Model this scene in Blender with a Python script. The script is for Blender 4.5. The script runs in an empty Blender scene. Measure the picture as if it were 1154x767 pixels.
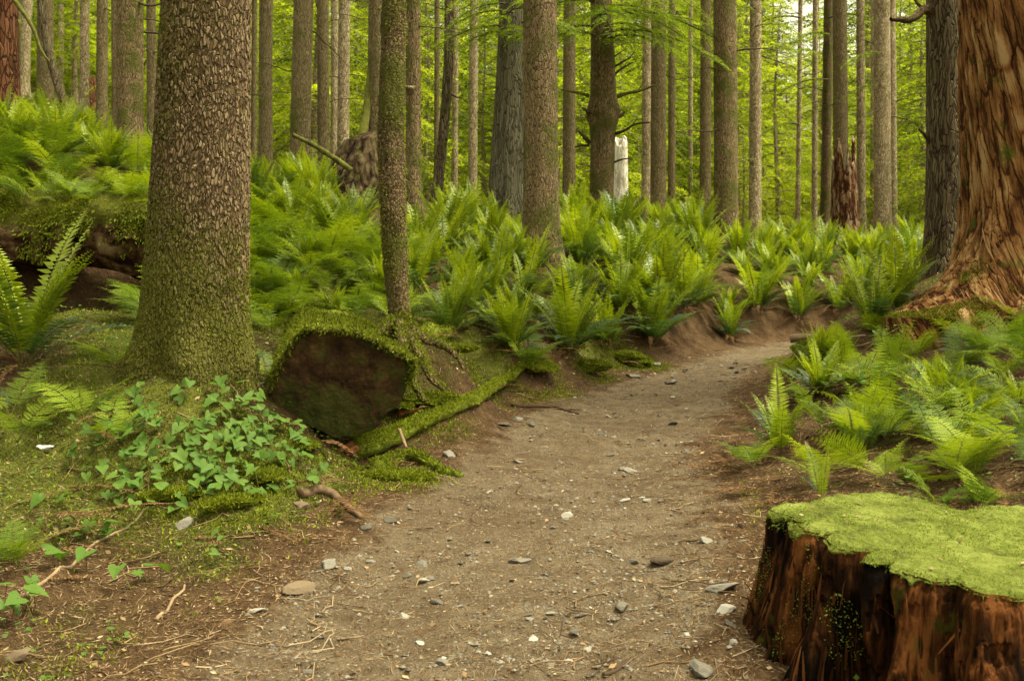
import bpy, math, random
import numpy as np
from mathutils import Vector, Matrix

R = math.radians
C = bpy.context.scene.collection
sc = bpy.context.scene
rng = np.random.default_rng(7)
random.seed(7)

# ------------------------------------------------------------------ camera, light, exposure
F_PX, CX, CY, EYE, PITCH = 1100.0, 577.0, 383.5, 1.5, R(2.8)
cam_d = bpy.data.cameras.new('camera')
cam = bpy.data.objects.new('camera', cam_d)
C.objects.link(cam)
cam.location = (0, 0, EYE)
cam.rotation_euler = (math.pi / 2 - PITCH, 0, 0)
cam_d.sensor_width = 36
cam_d.lens = 36 * F_PX / 1154
cam_d.clip_start, cam_d.clip_end = 0.05, 2000
cam_d.dof.use_dof = True
cam_d.dof.focus_distance = 6.6
cam_d.dof.aperture_fstop = 5.6
sc.camera = cam

SUN_EL, SUN_AZ = R(66), R(95)          # azimuth measured from +Y towards +X
world = bpy.data.worlds.new('World')
sc.world = world
world.use_nodes = True
wt = world.node_tree
wt.nodes.clear()
sky = wt.nodes.new('ShaderNodeTexSky')
sky.sky_type = 'NISHITA'
sky.sun_disc = False
sky.sun_elevation = SUN_EL
sky.sun_rotation = SUN_AZ
sky.air_density, sky.dust_density, sky.ozone_density = 1.0, 6.0, 1.0
hsv = wt.nodes.new('ShaderNodeHueSaturation')
hsv.inputs['Saturation'].default_value = 0.12
warm = wt.nodes.new('ShaderNodeMix')
warm.data_type = 'RGBA'
warm.blend_type = 'MULTIPLY'
warm.inputs[0].default_value = 1.0
warm.inputs[7].default_value = (1.0, 0.94, 0.66, 1)
bg = wt.nodes.new('ShaderNodeBackground')
bg.inputs['Strength'].default_value = 0.12
wo = wt.nodes.new('ShaderNodeOutputWorld')
wt.links.new(sky.outputs[0], hsv.inputs['Color'])
wt.links.new(hsv.outputs[0], warm.inputs[6])
wt.links.new(warm.outputs[2], bg.inputs['Color'])
wt.links.new(bg.outputs[0], wo.inputs['Surface'])

sun_d = bpy.data.lights.new('sun', 'SUN')
sun_d.energy = 1.5
sun_d.angle = R(16)
sun_d.color = (1.0, 0.93, 0.70)
sun = bpy.data.objects.new('sun', sun_d)
C.objects.link(sun)
sd = Vector((math.sin(SUN_AZ) * math.cos(SUN_EL), math.cos(SUN_AZ) * math.cos(SUN_EL), math.sin(SUN_EL)))
sun.rotation_euler = sd.to_track_quat('Z', 'Y').to_euler()

sc.view_settings.view_transform = 'Standard'
sc.view_settings.look = 'None'
sc.view_settings.exposure = 1.8
sc.view_settings.gamma = 1.0
cy = sc.cycles
cy.max_bounces = 6
cy.diffuse_bounces = 4
cy.glossy_bounces = 2
cy.transmission_bounces = 4
cy.transparent_max_bounces = 4
cy.use_denoising = True
cy.use_adaptive_sampling = True
cy.adaptive_threshold = 0.012
cy.caustics_reflective = cy.caustics_refractive = False

# ------------------------------------------------------------------ maths helpers
def P(px, py, Y):
    """point at forward distance Y seen at photo pixel (px, py)"""
    u, v = (px - CX) / F_PX, (CY - py) / F_PX
    d = np.array([u, math.cos(PITCH) + v * math.sin(PITCH), v * math.cos(PITCH) - math.sin(PITCH)])
    return np.array([0, 0, EYE]) + d * (Y / d[1])

def _hash(ix, iy, iz, seed):
    n = (ix * 374761393 + iy * 668265263 + iz * 1274126177 + seed * 974634221) & 0xFFFFFFFF
    n = ((n ^ (n >> 13)) * 1274126177) & 0xFFFFFFFF
    n = ((n ^ (n >> 16)) * 2246822519) & 0xFFFFFFFF
    return ((n ^ (n >> 15)) & 0xFFFFFF) / float(0xFFFFFF)

def vnoise(x, y, z=0.0, seed=0):
    x, y, z = np.broadcast_arrays(np.asarray(x, float), np.asarray(y, float), np.asarray(z, float))
    xi, yi, zi = np.floor(x).astype(np.int64), np.floor(y).astype(np.int64), np.floor(z).astype(np.int64)
    fx, fy, fz = x - xi, y - yi, z - zi
    fx, fy, fz = fx * fx * (3 - 2 * fx), fy * fy * (3 - 2 * fy), fz * fz * (3 - 2 * fz)
    r = 0
    for dx in (0, 1):
        for dy in (0, 1):
            for dz in (0, 1):
                w = (fx if dx else 1 - fx) * (fy if dy else 1 - fy) * (fz if dz else 1 - fz)
                r = r + w * _hash(xi + dx, yi + dy, zi + dz, seed)
    return r * 2 - 1

def fbm(x, y, z=0.0, seed=0, oct=4):
    a, s, t = 1.0, 0.0, 0.0
    for k in range(oct):
        f = 2.0 ** k
        s = s + a * vnoise(np.asarray(x) * f, np.asarray(y) * f, np.asarray(z) * f, seed + k * 17)
        t += a
        a *= 0.5
    return s / t

def unit(v):
    v = np.asarray(v, float)
    return v / np.maximum(np.linalg.norm(v, axis=-1, keepdims=True), 1e-9)

def smooth(a, b, x):
    t = np.clip((np.asarray(x, float) - a) / (b - a), 0, 1)
    return t * t * (3 - 2 * t)

# ------------------------------------------------------------------ mesh helpers
def make_mesh(name, V, faces, mats, midx=None, smooth_shade=True, attrs=None):
    """faces: list of int arrays, each (n,k)"""
    V = np.asarray(V, np.float32)
    me = bpy.data.meshes.new(name)
    faces = [np.asarray(f, np.int32) for f in faces if len(f)]
    loops = np.concatenate([f.ravel() for f in faces])
    tot = np.concatenate([np.full(len(f), f.shape[1], np.int32) for f in faces])
    start = np.concatenate([[0], np.cumsum(tot)[:-1]]).astype(np.int32)
    me.vertices.add(len(V)); me.vertices.foreach_set('co', V.ravel())
    me.loops.add(len(loops)); me.loops.foreach_set('vertex_index', loops)
    me.polygons.add(len(tot)); me.polygons.foreach_set('loop_start', start)
    for m in mats:
        me.materials.append(m)
    if midx is not None:
        me.polygons.foreach_set('material_index', np.asarray(midx, np.int32))
    me.polygons.foreach_set('use_smooth', np.full(len(tot), bool(smooth_shade)))
    for k, a in (attrs or {}).items():
        at = me.attributes.new(k, 'FLOAT', 'POINT')
        at.data.foreach_set('value', np.asarray(a, np.float32))
    me.update(calc_edges=True)
    me.validate()
    return me

def link(name, me, parent=None, loc=None, rot=None, scale=None):
    o = bpy.data.objects.new(name, me)
    C.objects.link(o)
    if parent is not None:
        o.parent = parent
    if loc is not None:
        o.location = tuple(float(v) for v in loc)
    if rot is not None:
        o.rotation_euler = rot
    if scale is not None:
        o.scale = (scale,) * 3 if np.isscalar(scale) else scale
    return o

def tag(o, label=None, cat=None, group=None, kind=None):
    if label: o['label'] = label
    if cat: o['category'] = cat
    if group: o['group'] = group
    if kind: o['kind'] = kind
    return o

def empty(name, loc, label=None, cat=None, group=None, rz=0.0):
    o = bpy.data.objects.new(name, None)
    o.empty_display_size = 0.2
    C.objects.link(o)
    o.location = tuple(float(v) for v in loc)
    o.rotation_euler = (0, 0, rz)
    return tag(o, label, cat, group)

def copy_tree(o, parent=None):
    c = o.copy()
    C.objects.link(c)
    if parent is not None:
        c.parent = parent
    for ch in list(o.children):
        copy_tree(ch, c)
    return c

class MB:
    """collects geometry of ONE mesh object"""
    def __init__(self):
        self.V, self.F, self.M, self.A, self.n = [], [], [], [], 0
    def add(self, V, F, m=0, a=0.0):
        V = np.asarray(V, float).reshape(-1, 3)
        F = np.asarray(F, int)
        self.V.append(V); self.F.append(F + self.n); self.M.append(np.full(len(F), m, int))
        self.A.append(np.broadcast_to(np.asarray(a, float), (len(V),)).copy())
        self.n += len(V)
    def mesh(self, name, mats, smooth_shade=True, attr='tint'):
        order = {}
        for f, m in zip(self.F, self.M):
            order.setdefault(f.shape[1], []).append((f, m))
        faces, mi = [], []
        for k in order:
            faces.append(np.concatenate([x[0] for x in order[k]]))
            mi.append(np.concatenate([x[1] for x in order[k]]))
        return make_mesh(name, np.concatenate(self.V), faces, mats, np.concatenate(mi), smooth_shade, {attr: np.concatenate(self.A)})

def kites(B, D, N, L, W, wp=0.35, droop=0.0, cup=0.0):
    """leaf blades: base B, direction D, normal N -> (V, quads)"""
    B, D, N = np.atleast_2d(B), unit(np.atleast_2d(D)), unit(np.atleast_2d(N))
    n = len(B)
    S = unit(np.cross(D, N))
    L = np.broadcast_to(np.asarray(L, float), (n,))[:, None]
    W = np.broadcast_to(np.asarray(W, float), (n,))[:, None]
    mid = B + D * L * wp
    V = np.empty((n, 4, 3))
    V[:, 0] = B
    V[:, 1] = mid + S * W * 0.5 + N * (W * cup)
    V[:, 2] = B + D * L - N * (L * droop)
    V[:, 3] = mid - S * W * 0.5 + N * (W * cup)
    F = np.arange(n * 4).reshape(n, 4)
    return V.reshape(-1, 3), F

def tube(pts, rad, ns=8, rough=0.0, seed=0, cap=True):
    pts = np.asarray(pts, float)
    n = len(pts)
    rad = np.broadcast_to(np.asarray(rad, float), (n,))
    T = unit(np.gradient(pts, axis=0))
    ref = np.array([0, 0, 1.0]) if abs(T[0][2]) < 0.9 else np.array([1.0, 0, 0])
    U = np.empty((n, 3))
    u = unit(np.cross(T[0], ref))
    for i in range(n):
        u = unit(u - T[i] * np.dot(u, T[i]))
        U[i] = u
    W = np.cross(T, U)
    th = np.linspace(0, 2 * math.pi, ns, endpoint=False)
    r = rad[:, None] * np.ones(ns)
    if rough:
        ln = np.concatenate([[0], np.cumsum(np.linalg.norm(np.diff(pts, axis=0), axis=1))])
        k = 1.0 / max(rad.max(), 1e-4)
        r = r * (1 + rough * fbm(np.cos(th)[None] * 1.3 + 9, np.sin(th)[None] * 1.3, ln[:, None] * k * 0.35, seed, 3))
    V = pts[:, None] + U[:, None] * (np.cos(th)[None, :, None] * r[..., None]) + W[:, None] * (np.sin(th)[None, :, None] * r[..., None])
    V = V.reshape(-1, 3)
    i, j = np.meshgrid(np.arange(n - 1), np.arange(ns), indexing='ij')
    a, b = i * ns + j, i * ns + (j + 1) % ns
    F = np.stack([a, b, b + ns, a + ns], -1).reshape(-1, 4)
    return V, F

def tube_caps(mb, n0, n, ns, m=0):
    """close a tube already added at vertex offset n0 with two fans of triangles"""
    for ring, flip in ((0, True), (n - 1, False)):
        idx = n0 + ring * ns + np.arange(ns)
        c = np.concatenate(mb.V)[idx].mean(0)
        ci = mb.n
        f = np.stack([idx, np.roll(idx, -1), np.full(ns, ci)], -1)
        if flip: f = f[:, ::-1]
        mb.V.append(c[None]); mb.F.append(f); mb.M.append(np.full(ns, m, int)); mb.A.append(np.zeros(1)); mb.n += 1

def add_tube(mb, pts, rad, ns=8, rough=0.0, seed=0, m=0, a=0.0, caps=False):
    n0 = mb.n
    V, F = tube(pts, rad, ns, rough, seed)
    mb.add(V, F, m, a)
    if caps: tube_caps(mb, n0, len(pts), ns, m)

def bez(p, n):
    """smooth curve through the points p"""
    p = np.asarray(p, float)
    t = np.linspace(0, len(p) - 1, n)
    q = np.vstack([2 * p[0] - p[1], p, 2 * p[-1] - p[-2]])
    i = np.minimum(t.astype(int), len(p) - 2)
    f = (t - i)[:, None]
    a, b, c, d = q[i], q[i + 1], q[i + 2], q[i + 3]
    return 0.5 * (2 * b + (c - a) * f + (2 * a - 5 * b + 4 * c - d) * f ** 2 + (3 * b - a - 3 * c + d) * f ** 3)

def sample_quads(V, F, n, rg, weight=None):
    """n random points on quads -> pos, normal"""
    a, b, c, d = (V[F[:, k]] for k in range(4))
    nn = np.cross(c - a, d - b)
    ar = np.linalg.norm(nn, axis=1)
    nn = unit(nn)
    w = ar * (weight(0.25 * (a + b + c + d), nn) if weight else 1)
    p = w / w.sum()
    i = rg.choice(len(F), n, p=p)
    u, v = rg.random((n, 1)), rg.random((n, 1))
    pos = (a[i] * (1 - u) + b[i] * u) * (1 - v) + (d[i] * (1 - u) + c[i] * u) * v
    return pos, nn[i]

# ------------------------------------------------------------------ materials
class NT:
    def __init__(self, name):
        self.m = bpy.data.materials.new(name)
        self.m.use_nodes = True
        self.t = self.m.node_tree
        self.t.nodes.clear()
        self.out = self.t.nodes.new('ShaderNodeOutputMaterial')
    def n(self, typ, out=0, props=None, **inp):
        nd = self.t.nodes.new('ShaderNode' + typ)
        for k, v in (props or {}).items():
            setattr(nd, k, v)
        for k, v in inp.items():
            key = int(k[1:]) if k[0] == 'i' and k[1:].isdigit() else k.replace('_', ' ')
            s = nd.inputs[key]
            if isinstance(v, bpy.types.NodeSocket):
                self.t.links.new(v, s)
            else:
                if isinstance(v, (tuple, list)) and len(v) == 3 and s.type == 'RGBA':
                    v = (*v, 1)
                s.default_value = v
        return nd.outputs[out]
    def math(self, op, a, b=0.0, clamp=False):
        return self.n('Math', props={'operation': op, 'use_clamp': clamp}, i0=a, i1=b)
    def mix(self, f, a, b, mode='MIX'):
        nd = self.t.nodes.new('ShaderNodeMix')
        nd.data_type = 'RGBA'; nd.blend_type = mode
        for i, v in ((0, f), (6, a), (7, b)):
            if isinstance(v, bpy.types.NodeSocket): self.t.links.new(v, nd.inputs[i])
            elif i == 0: nd.inputs[0].default_value = v
            else: nd.inputs[i].default_value = (*v, 1)
        return nd.outputs[2]
    def ramp(self, f, stops, interp='LINEAR'):
        nd = self.t.nodes.new('ShaderNodeValToRGB')
        nd.color_ramp.interpolation = interp
        e = nd.color_ramp.elements
        while len(e) < len(stops): e.new(0.5)
        for x, (p, c) in zip(e, stops):
            x.position = p
            x.color = (c, c, c, 1) if np.isscalar(c) else (*c, 1)
        self.t.links.new(f, nd.inputs[0])
        return nd.outputs[0]
    def remap(self, f, a, b, c=0.0, d=1.0):
        return self.n('MapRange', props={'interpolation_type': 'SMOOTHSTEP'}, Value=f, i1=a, i2=b, i3=c, i4=d)
    def obj(self, scale=(1, 1, 1), rnd=True):
        co = self.n('TexCoord', 3)
        if rnd:
            loc = self.n('ObjectInfo', 0)
            co = self.n('VectorMath', props={'operation': 'ADD'}, i0=co, i1=loc)
        return self.n('Mapping', Vector=co, Scale=scale)
    def noise(self, v, scale, detail=4, rough=0.55, out=0, dist=0.0):
        return self.n('TexNoise', out, Vector=v, Scale=scale, Detail=detail, Roughness=rough, Distortion=dist)
    def vor(self, v, scale, feature='F1', out=0, rand=1.0):
        return self.n('TexVoronoi', out, {'feature': feature}, Vector=v, Scale=scale, Randomness=rand)
    def principled(self, col, rough=0.8, spec=0.3, **k):
        return self.n('BsdfPrincipled', Base_Color=col, Roughness=rough, Specular_IOR_Level=spec, **k)
    def surface(self, s): self.t.links.new(s, self.out.inputs['Surface'])
    def disp(self, h, scale, mid=0.5, real=False):
        d = self.n('Displacement', Height=h, Midlevel=mid, Scale=scale)
        self.t.links.new(d, self.out.inputs['Displacement'])
        if real: self.m.displacement_method = 'BOTH'
    def bump(self, h, strength=0.5, dist=0.02):
        return self.n('Bump', Height=h, Strength=strength, Distance=dist)

MOSS_A, MOSS_B = (0.035, 0.042, 0.006), (0.15, 0.17, 0.018)

def mat_bark(name, dark, mid, light, wide=22.0, tall=7.0, moss=0.15, disp=0.012, real=False, fleck=0.35, twist=0.0, base_moss=0.0, side=0.0, mcol=None):
    t = NT(name)
    co = t.obj()
    if twist:
        sep = t.n('SeparateXYZ', 2, Vector=co)
        co = t.n('VectorRotate', props={'rotation_type': 'Z_AXIS'}, Vector=co, Angle=t.math('MULTIPLY', sep, twist))
    wob = t.noise(co, 3.0, 3, 0.6, out=1)
    co2 = t.n('VectorMath', props={'operation': 'MULTIPLY_ADD'}, i0=wob, i1=(0.13, 0.13, 0.13), i2=co)
    cs = t.n('Mapping', Vector=co2, Scale=(wide, wide, tall))
    edge = t.vor(cs, 1.0, 'DISTANCE_TO_EDGE')
    cell = t.vor(cs, 1.0, 'F1', out=1)
    cellv = t.n('SeparateColor', 0, Color=cell)
    fine = t.noise(t.n('Mapping', Vector=co2, Scale=(90, 90, 26)), 1.0, 4, 0.65)
    big = t.noise(co, 1.6, 4, 0.6)
    plate = t.remap(edge, 0.0, 0.16)
    h = t.math('MULTIPLY', plate, t.math('ADD', t.math('MULTIPLY', cellv, 0.7), 0.45))
    h = t.math('ADD', h, t.math('MULTIPLY', fine, 0.35))
    col = t.ramp(t.math('ADD', t.math('MULTIPLY', h, 0.62), t.math('MULTIPLY', big, 0.25)), [(0.18, dark), (0.5, mid), (0.9, light)])
    fl = t.math('MULTIPLY', t.remap(cellv, 0.62, 0.8), t.remap(fine, 0.42, 0.62))
    col = t.mix(t.math('MULTIPLY', fl, fleck), col, light)
    mn = t.noise(co, 2.3, 6, 0.7)
    if base_moss:
        z = t.n('SeparateXYZ', 2, Vector=t.n('TexCoord', 3))
        mn = t.math('ADD', mn, t.remap(z, 1.15, 0.0, 0.0, base_moss))
    if side:
        nx = t.n('SeparateXYZ', 0, Vector=t.n('NewGeometry', 1))
        mn = t.math('ADD', mn, t.math('MULTIPLY', nx, -side))
    mk = t.remap(t.math('ADD', mn, t.math('MULTIPLY', fine, 0.25)), 0.78 - moss, 0.95 - moss)
    mc = t.mix(t.noise(co, 40, 3), MOSS_A, mcol or (0.105, 0.112, 0.016))
    col = t.mix(t.math('MULTIPLY', mk, 0.85), col, mc)
    h = t.math('ADD', h, t.math('MULTIPLY', mk, t.noise(co, 70, 3)))
    t.surface(t.principled(col, 0.9, 0.15))
    t.disp(h, disp, 0.5, real)
    return t.m

def mat_fibre(name, cols, sx=55.0, sz=3.0, twist=0.0, moss_top=None, moss=0.0, disp=0.03, real=True, chunk=5.0, mossc=(0.11, 0.12, 0.014), crack=.2):
    """stringy rotten wood"""
    t = NT(name)
    co0 = t.obj(rnd=False)
    co = co0
    if twist:
        z = t.n('SeparateXYZ', 2, Vector=co)
        co = t.n('VectorRotate', props={'rotation_type': 'Z_AXIS'}, Vector=co, Angle=t.math('MULTIPLY', z, twist))
    wob = t.noise(co, 2.2, 4, 0.6, out=1)
    co = t.n('VectorMath', props={'operation': 'MULTIPLY_ADD'}, i0=wob, i1=(0.10, 0.10, 0.10), i2=co)
    f1 = t.noise(t.n('Mapping', Vector=co, Scale=(sx, sx, sz)), 1.0, 9, 0.75)
    f2 = t.noise(t.n('Mapping', Vector=co, Scale=(sx * .3, sx * .3, sz * .8)), 1.0, 4, 0.6)
    ck = t.vor(t.n('Mapping', Vector=co, Scale=(chunk * 2.6, chunk * 2.6, chunk)), 1.0, 'F1')
    big = t.noise(co0, 1.9, 4, 0.6)
    h = t.math('ADD', t.math('MULTIPLY', f1, 0.5), t.math('MULTIPLY', f2, 0.9))
    h = t.math('ADD', h, t.math('MULTIPLY', ck, -0.35))
    eg = t.vor(t.n('Mapping', Vector=co, Scale=(chunk * 4.2, chunk * 4.2, chunk * .62)), 1.0, 'DISTANCE_TO_EDGE')
    h = t.math('ADD', h, t.remap(eg, 0.0, 0.10, -crack, 0.03))
    v = t.math('ADD', t.math('MULTIPLY', t.math('SUBTRACT', h, 0.53), 2.1), t.math('ADD', t.math('MULTIPLY', big, 0.65), 0.175))
    col = t.ramp(v, [(0.22, cols[0]), (0.42, cols[1]), (0.6, cols[2]), (0.85, cols[3])])
    mn = t.math('ADD', t.noise(co0, 3.1, 6, 0.7), moss)
    if moss_top is not None:
        zz = t.n('SeparateXYZ', 2, Vector=t.n('TexCoord', 3))
        mn = t.math('ADD', mn, t.remap(zz, moss_top - 0.22, moss_top, 0.0, 0.28))
    mk = t.remap(mn, 0.66, 0.78)
    col = t.mix(t.math('MULTIPLY', mk, 0.9), col, t.mix(t.noise(co0, 45, 3), MOSS_A, mossc))
    t.surface(t.principled(col, 0.95, 0.06))
    t.disp(h, disp, 0.55, real)
    return t.m

def mat_leaf(name, cols, trans=0.45, gloss=0.25, rough=0.5, tcol=None, isl=0.25, attr=True, obw=0.3):
    """cols ramp over tint 0..1 (old -> young); mixes diffuse and light passing through"""
    t = NT(name)
    rnd = t.n('NewGeometry', 8)
    ob = t.n('ObjectInfo', 5)
    v = t.math('ADD', t.math('MULTIPLY', rnd, isl), t.math('MULTIPLY', ob, obw))
    v = t.math('ADD', v, -0.5 * (isl + obw))
    if attr:
        v = t.math('ADD', v, t.n('Attribute', 2, {'attribute_name': 'tint'}))
    else:
        v = t.math('ADD', v, 0.5)
    col = t.ramp(v, [(p, c) for p, c in cols])
    d = t.principled(col, rough, gloss)
    tr = t.n('BsdfTranslucent', Color=t.mix(1.0, col, tcol or (1.3, 1.25, 0.5), 'MULTIPLY'))
    t.surface(t.n('MixShader', i0=trans, i1=d, i2=tr))
    return t.m

M = {}
M['bark_hero'] = mat_bark('spruce_bark_plates', (0.026, 0.016, 0.008), (0.100, 0.064, 0.032), (0.27, 0.20, 0.12), 56, 18, 0.17, 0.012, True, 0.5, base_moss=0.36, side=0.2, mcol=(0.15, 0.15, 0.02))
M['bark_brown'] = mat_bark('bark_brown', (0.045, 0.034, 0.015), (0.135, 0.102, 0.048), (0.21, 0.168, 0.09), 46, 9, 0.12, 0.010, False, 0.15, side=0.08)
M['bark_flaky'] = mat_bark('bark_flaky', (0.02, 0.012, 0.007), (0.145, 0.10, 0.05), (0.24, 0.175, 0.098), 44, 9, 0.2, 0.012, False, 0.2)
M['bark_grey'] = mat_bark('bark_grey', (0.03, 0.026, 0.017), (0.095, 0.085, 0.056), (0.19, 0.175, 0.12), 30, 2.2, 0.12, 0.02, False, 0.3, mcol=(0.09, 0.10, 0.03))
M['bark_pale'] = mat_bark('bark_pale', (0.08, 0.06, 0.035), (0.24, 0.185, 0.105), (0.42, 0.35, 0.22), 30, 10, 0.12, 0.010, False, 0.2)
M['bark_dark'] = mat_bark('bark_dark', (0.02, 0.014, 0.008), (0.085, 0.063, 0.036), (0.18, 0.145, 0.085), 34, 2.6, 0.10, 0.025, False, 0.3)
M['bark_mossy'] = mat_bark('bark_mossy', (0.018, 0.011, 0.006), (0.10, 0.066, 0.032), (0.22, 0.16, 0.09), 46, 40, 0.22, 0.010, True, 0.3)
M['bark_red'] = mat_bark('bark_red', (0.015, 0.006, 0.003), (0.09, 0.033, 0.014), (0.18, 0.08, 0.04), 16, 3, 0.05, 0.03, False, 0.2)
M['cedar'] = mat_fibre('cedar_wood', [(0.045, 0.018, 0.008), (0.165, 0.072, 0.025), (0.26, 0.13, 0.047), (0.36, 0.235, 0.11)], 46, 2.4, 0.26, None, 0.09, 0.045, True, 2.6, (0.12, 0.14, 0.02), .16)
M['stump'] = mat_fibre('stump_wood', [(0.004, 0.002, 0.0012), (0.018, 0.0075, 0.0026), (0.048, 0.017, 0.005), (0.15, 0.056, 0.016)], 70, 5.0, 0.0, None, 0.05, 0.026, True, 1.6, (0.07, 0.09, 0.010), .06)
M['snag'] = mat_fibre('snag_wood', [(0.03, 0.012, 0.006), (0.10, 0.045, 0.02), (0.19, 0.11, 0.06), (0.27, 0.25, 0.17)], 40, 2.0, 0.1, None, 0.04, 0.03, False)
M['root_wood'] = mat_fibre('root_wood', [(0.010, 0.006, 0.004), (0.035, 0.022, 0.012), (0.065, 0.045, 0.024), (0.12, 0.09, 0.05)], 26, 5, 0, None, .10, .04, False, crack=0.0)
M['white_wood'] = mat_fibre('white_wood', [(0.45, 0.40, 0.30), (0.75, 0.71, 0.6), (0.85, 0.82, 0.72), (0.9, 0.88, 0.8)], 30, 1.2, 0, None, -0.2, 0.02, False)

def mat_moss(name, a, b, c):
    t = NT(name)
    co = t.obj(rnd=False)
    n1, n2 = t.noise(co, 6, 7, 0.75), t.noise(co, 75, 5, 0.75)
    v = t.math('ADD', t.math('MULTIPLY', n1, 0.75), t.math('MULTIPLY', n2, 0.4))
    col = t.ramp(v, [(0.42, a), (0.55, b), (0.68, c)])
    t.surface(t.principled(col, 0.95, 0.1))
    t.disp(t.math('ADD', t.math('MULTIPLY', n2, 0.5), n1), 0.03, 0.5)
    return t.m
M['moss'] = mat_moss('moss', (0.035, 0.04, 0.008), (0.118, 0.142, 0.013), (0.205, 0.245, 0.026))
M['moss_bright'] = mat_moss('moss_bright', (0.045, 0.036, 0.014), (0.115, 0.14, 0.022), (0.20, 0.23, 0.05))
M['sprig'] = mat_leaf('moss_sprigs', [(0.0, (0.045, 0.052, 0.010)), (0.5, (0.145, 0.175, 0.013)), (1.0, (0.27, 0.32, 0.03))], 0.35, 0.1, 0.8, isl=0.8, attr=False)
M['sprig_bright'] = mat_leaf('moss_sprigs_bright', [(0.0, (0.054, 0.065, 0.018)), (0.5, (0.149, 0.200, 0.030)), (1.0, (0.243, 0.310, 0.050))], 0.3, 0.1, 0.8, isl=0.8, attr=False)
M['sword'] = mat_leaf('sword_fern_leaf', [(0.0, (0.038, 0.078, 0.034)), (0.35, (0.075, 0.130, 0.020)), (0.7, (0.178, 0.248, 0.010)), (1.0, (0.30, 0.375, 0.012))], 0.38, 0.4, 0.42, isl=.12)
M['lady'] = mat_leaf('lady_fern_leaf', [(0.0, (0.042, 0.085, 0.012)), (0.5, (0.135, 0.205, 0.011)), (1.0, (0.26, 0.34, 0.015))], 0.38, 0.25, 0.5, isl=.12)
M['dead'] = mat_leaf('dead_frond', [(0.0, (0.06, 0.03, 0.013)), (0.5, (0.14, 0.075, 0.032)), (1.0, (0.26, 0.16, 0.075))], 0.2, 0.1, 0.8, (1.1, 1, 0.8), isl=0.6, attr=False)
M['stem'] = mat_leaf('fern_stem', [(0.0, (0.08, 0.06, 0.02)), (1.0, (0.14, 0.13, 0.03))], 0.0, 0.2, 0.6, attr=False)
M['heart'] = mat_leaf('heart_leaf', [(0.0, (0.045, 0.10, 0.018)), (0.5, (0.08, 0.155, 0.022)), (1.0, (0.14, 0.22, 0.028))], 0.35, 0.2, 0.6, isl=0.7, attr=False)
M['needle'] = mat_leaf('hemlock_needles', [(0.0, (0.042, 0.070, 0.012)), (0.5, (0.105, 0.155, 0.016)), (1.0, (0.185, 0.250, 0.022))], 0.5, 0.2, 0.6, isl=0.5)
M['needle_far'] = mat_leaf('far_needles', [(0.0, (0.042, 0.070, 0.012)), (0.5, (0.180, 0.245, 0.015)), (1.0, (0.35, 0.43, 0.025))], 0.62, 0.1, 0.7, isl=0.45, obw=.75)

def mat_simple(name, stops, scale=8, rough=0.85, disp=0.01, rnd=0.5, spec=0.25, stretch=(1, 1, 1)):
    t = NT(name)
    co = t.n('Mapping', Vector=t.obj(), Scale=stretch)
    n1 = t.noise(co, scale, 5, 0.65)
    v = t.math('ADD', t.math('MULTIPLY', n1, 1 - rnd * 0.5), t.math('MULTIPLY', t.math('SUBTRACT', t.n('ObjectInfo', 5), 0.5), rnd))
    t.surface(t.principled(t.ramp(v, stops), rough, spec))
    t.disp(n1, disp, 0.5)
    return t.m
M['stone'] = mat_simple('stone', [(0.15, (0.09, 0.08, 0.062)), (0.45, (0.19, 0.175, 0.145)), (0.75, (0.31, 0.29, 0.25)), (1.0, (0.42, 0.36, 0.27))], 22, 0.8, 0.006, 0.9)
M['twig'] = mat_simple('twig', [(0.1, (0.05, 0.03, 0.016)), (0.5, (0.16, 0.105, 0.058)), (0.9, (0.34, 0.25, 0.15))], 14, 0.85, 0.004, 0.6)
M['dead_branch'] = mat_simple('dead_branch', [(0.2, (0.03, 0.02, 0.012)), (0.55, (0.085, 0.068, 0.035)), (0.9, (0.14, 0.14, 0.035))], 9, 0.9, 0.004, 0.3)
M['green_branch'] = mat_simple('mossy_branch', [(0.25, (0.05, 0.045, 0.012)), (0.5, (0.13, 0.135, 0.02)), (0.9, (0.24, 0.24, 0.05))], 14, 0.95, 0.01, 0.2)
M['white_scrap'] = mat_simple('white_scrap', [(0.2, (0.7, 0.7, 0.7)), (0.9, (0.85, 0.85, 0.85))], 30, 0.7, 0.003, 0.0)
M['orange_wood'] = mat_simple('broken_wood', [(0.25, (0.06, 0.018, 0.006)), (0.5, (0.25, 0.085, 0.025)), (0.8, (0.5, 0.27, 0.13))], 25, 0.8, 0.01, 0.0)

def mat_litter():
    t = NT('litter')
    r = t.n('NewGeometry', 8)
    col = t.ramp(r, [(0.0, (0.035, 0.020, 0.010)), (0.35, (0.115, 0.068, 0.032)), (0.7, (0.22, 0.145, 0.075)), (0.93, (0.29, 0.21, 0.115)), (1.0, (0.36, 0.29, 0.19))])
    t.surface(t.principled(col, 0.85, 0.15))
    return t.m
M['litter'] = mat_litter()
def mat_sliver(name, stops):
    t = NT(name)
    r = t.n('NewGeometry', 8)
    n = t.noise(t.n('Mapping', Vector=t.n('TexCoord', 3), Scale=(60, 60, 8)), 1.0, 4, .6)
    t.surface(t.principled(t.ramp(t.math('ADD', t.math('MULTIPLY', r, .7), t.math('MULTIPLY', n, .3)), stops), .95, .06))
    return t.m
M['cedar_strip'] = mat_sliver('cedar_strips', [(0.1, (0.045, 0.019, 0.009)), (0.4, (0.12, 0.054, 0.02)), (0.65, (0.19, 0.098, 0.037)), (0.92, (0.29, 0.18, 0.085))])
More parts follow.
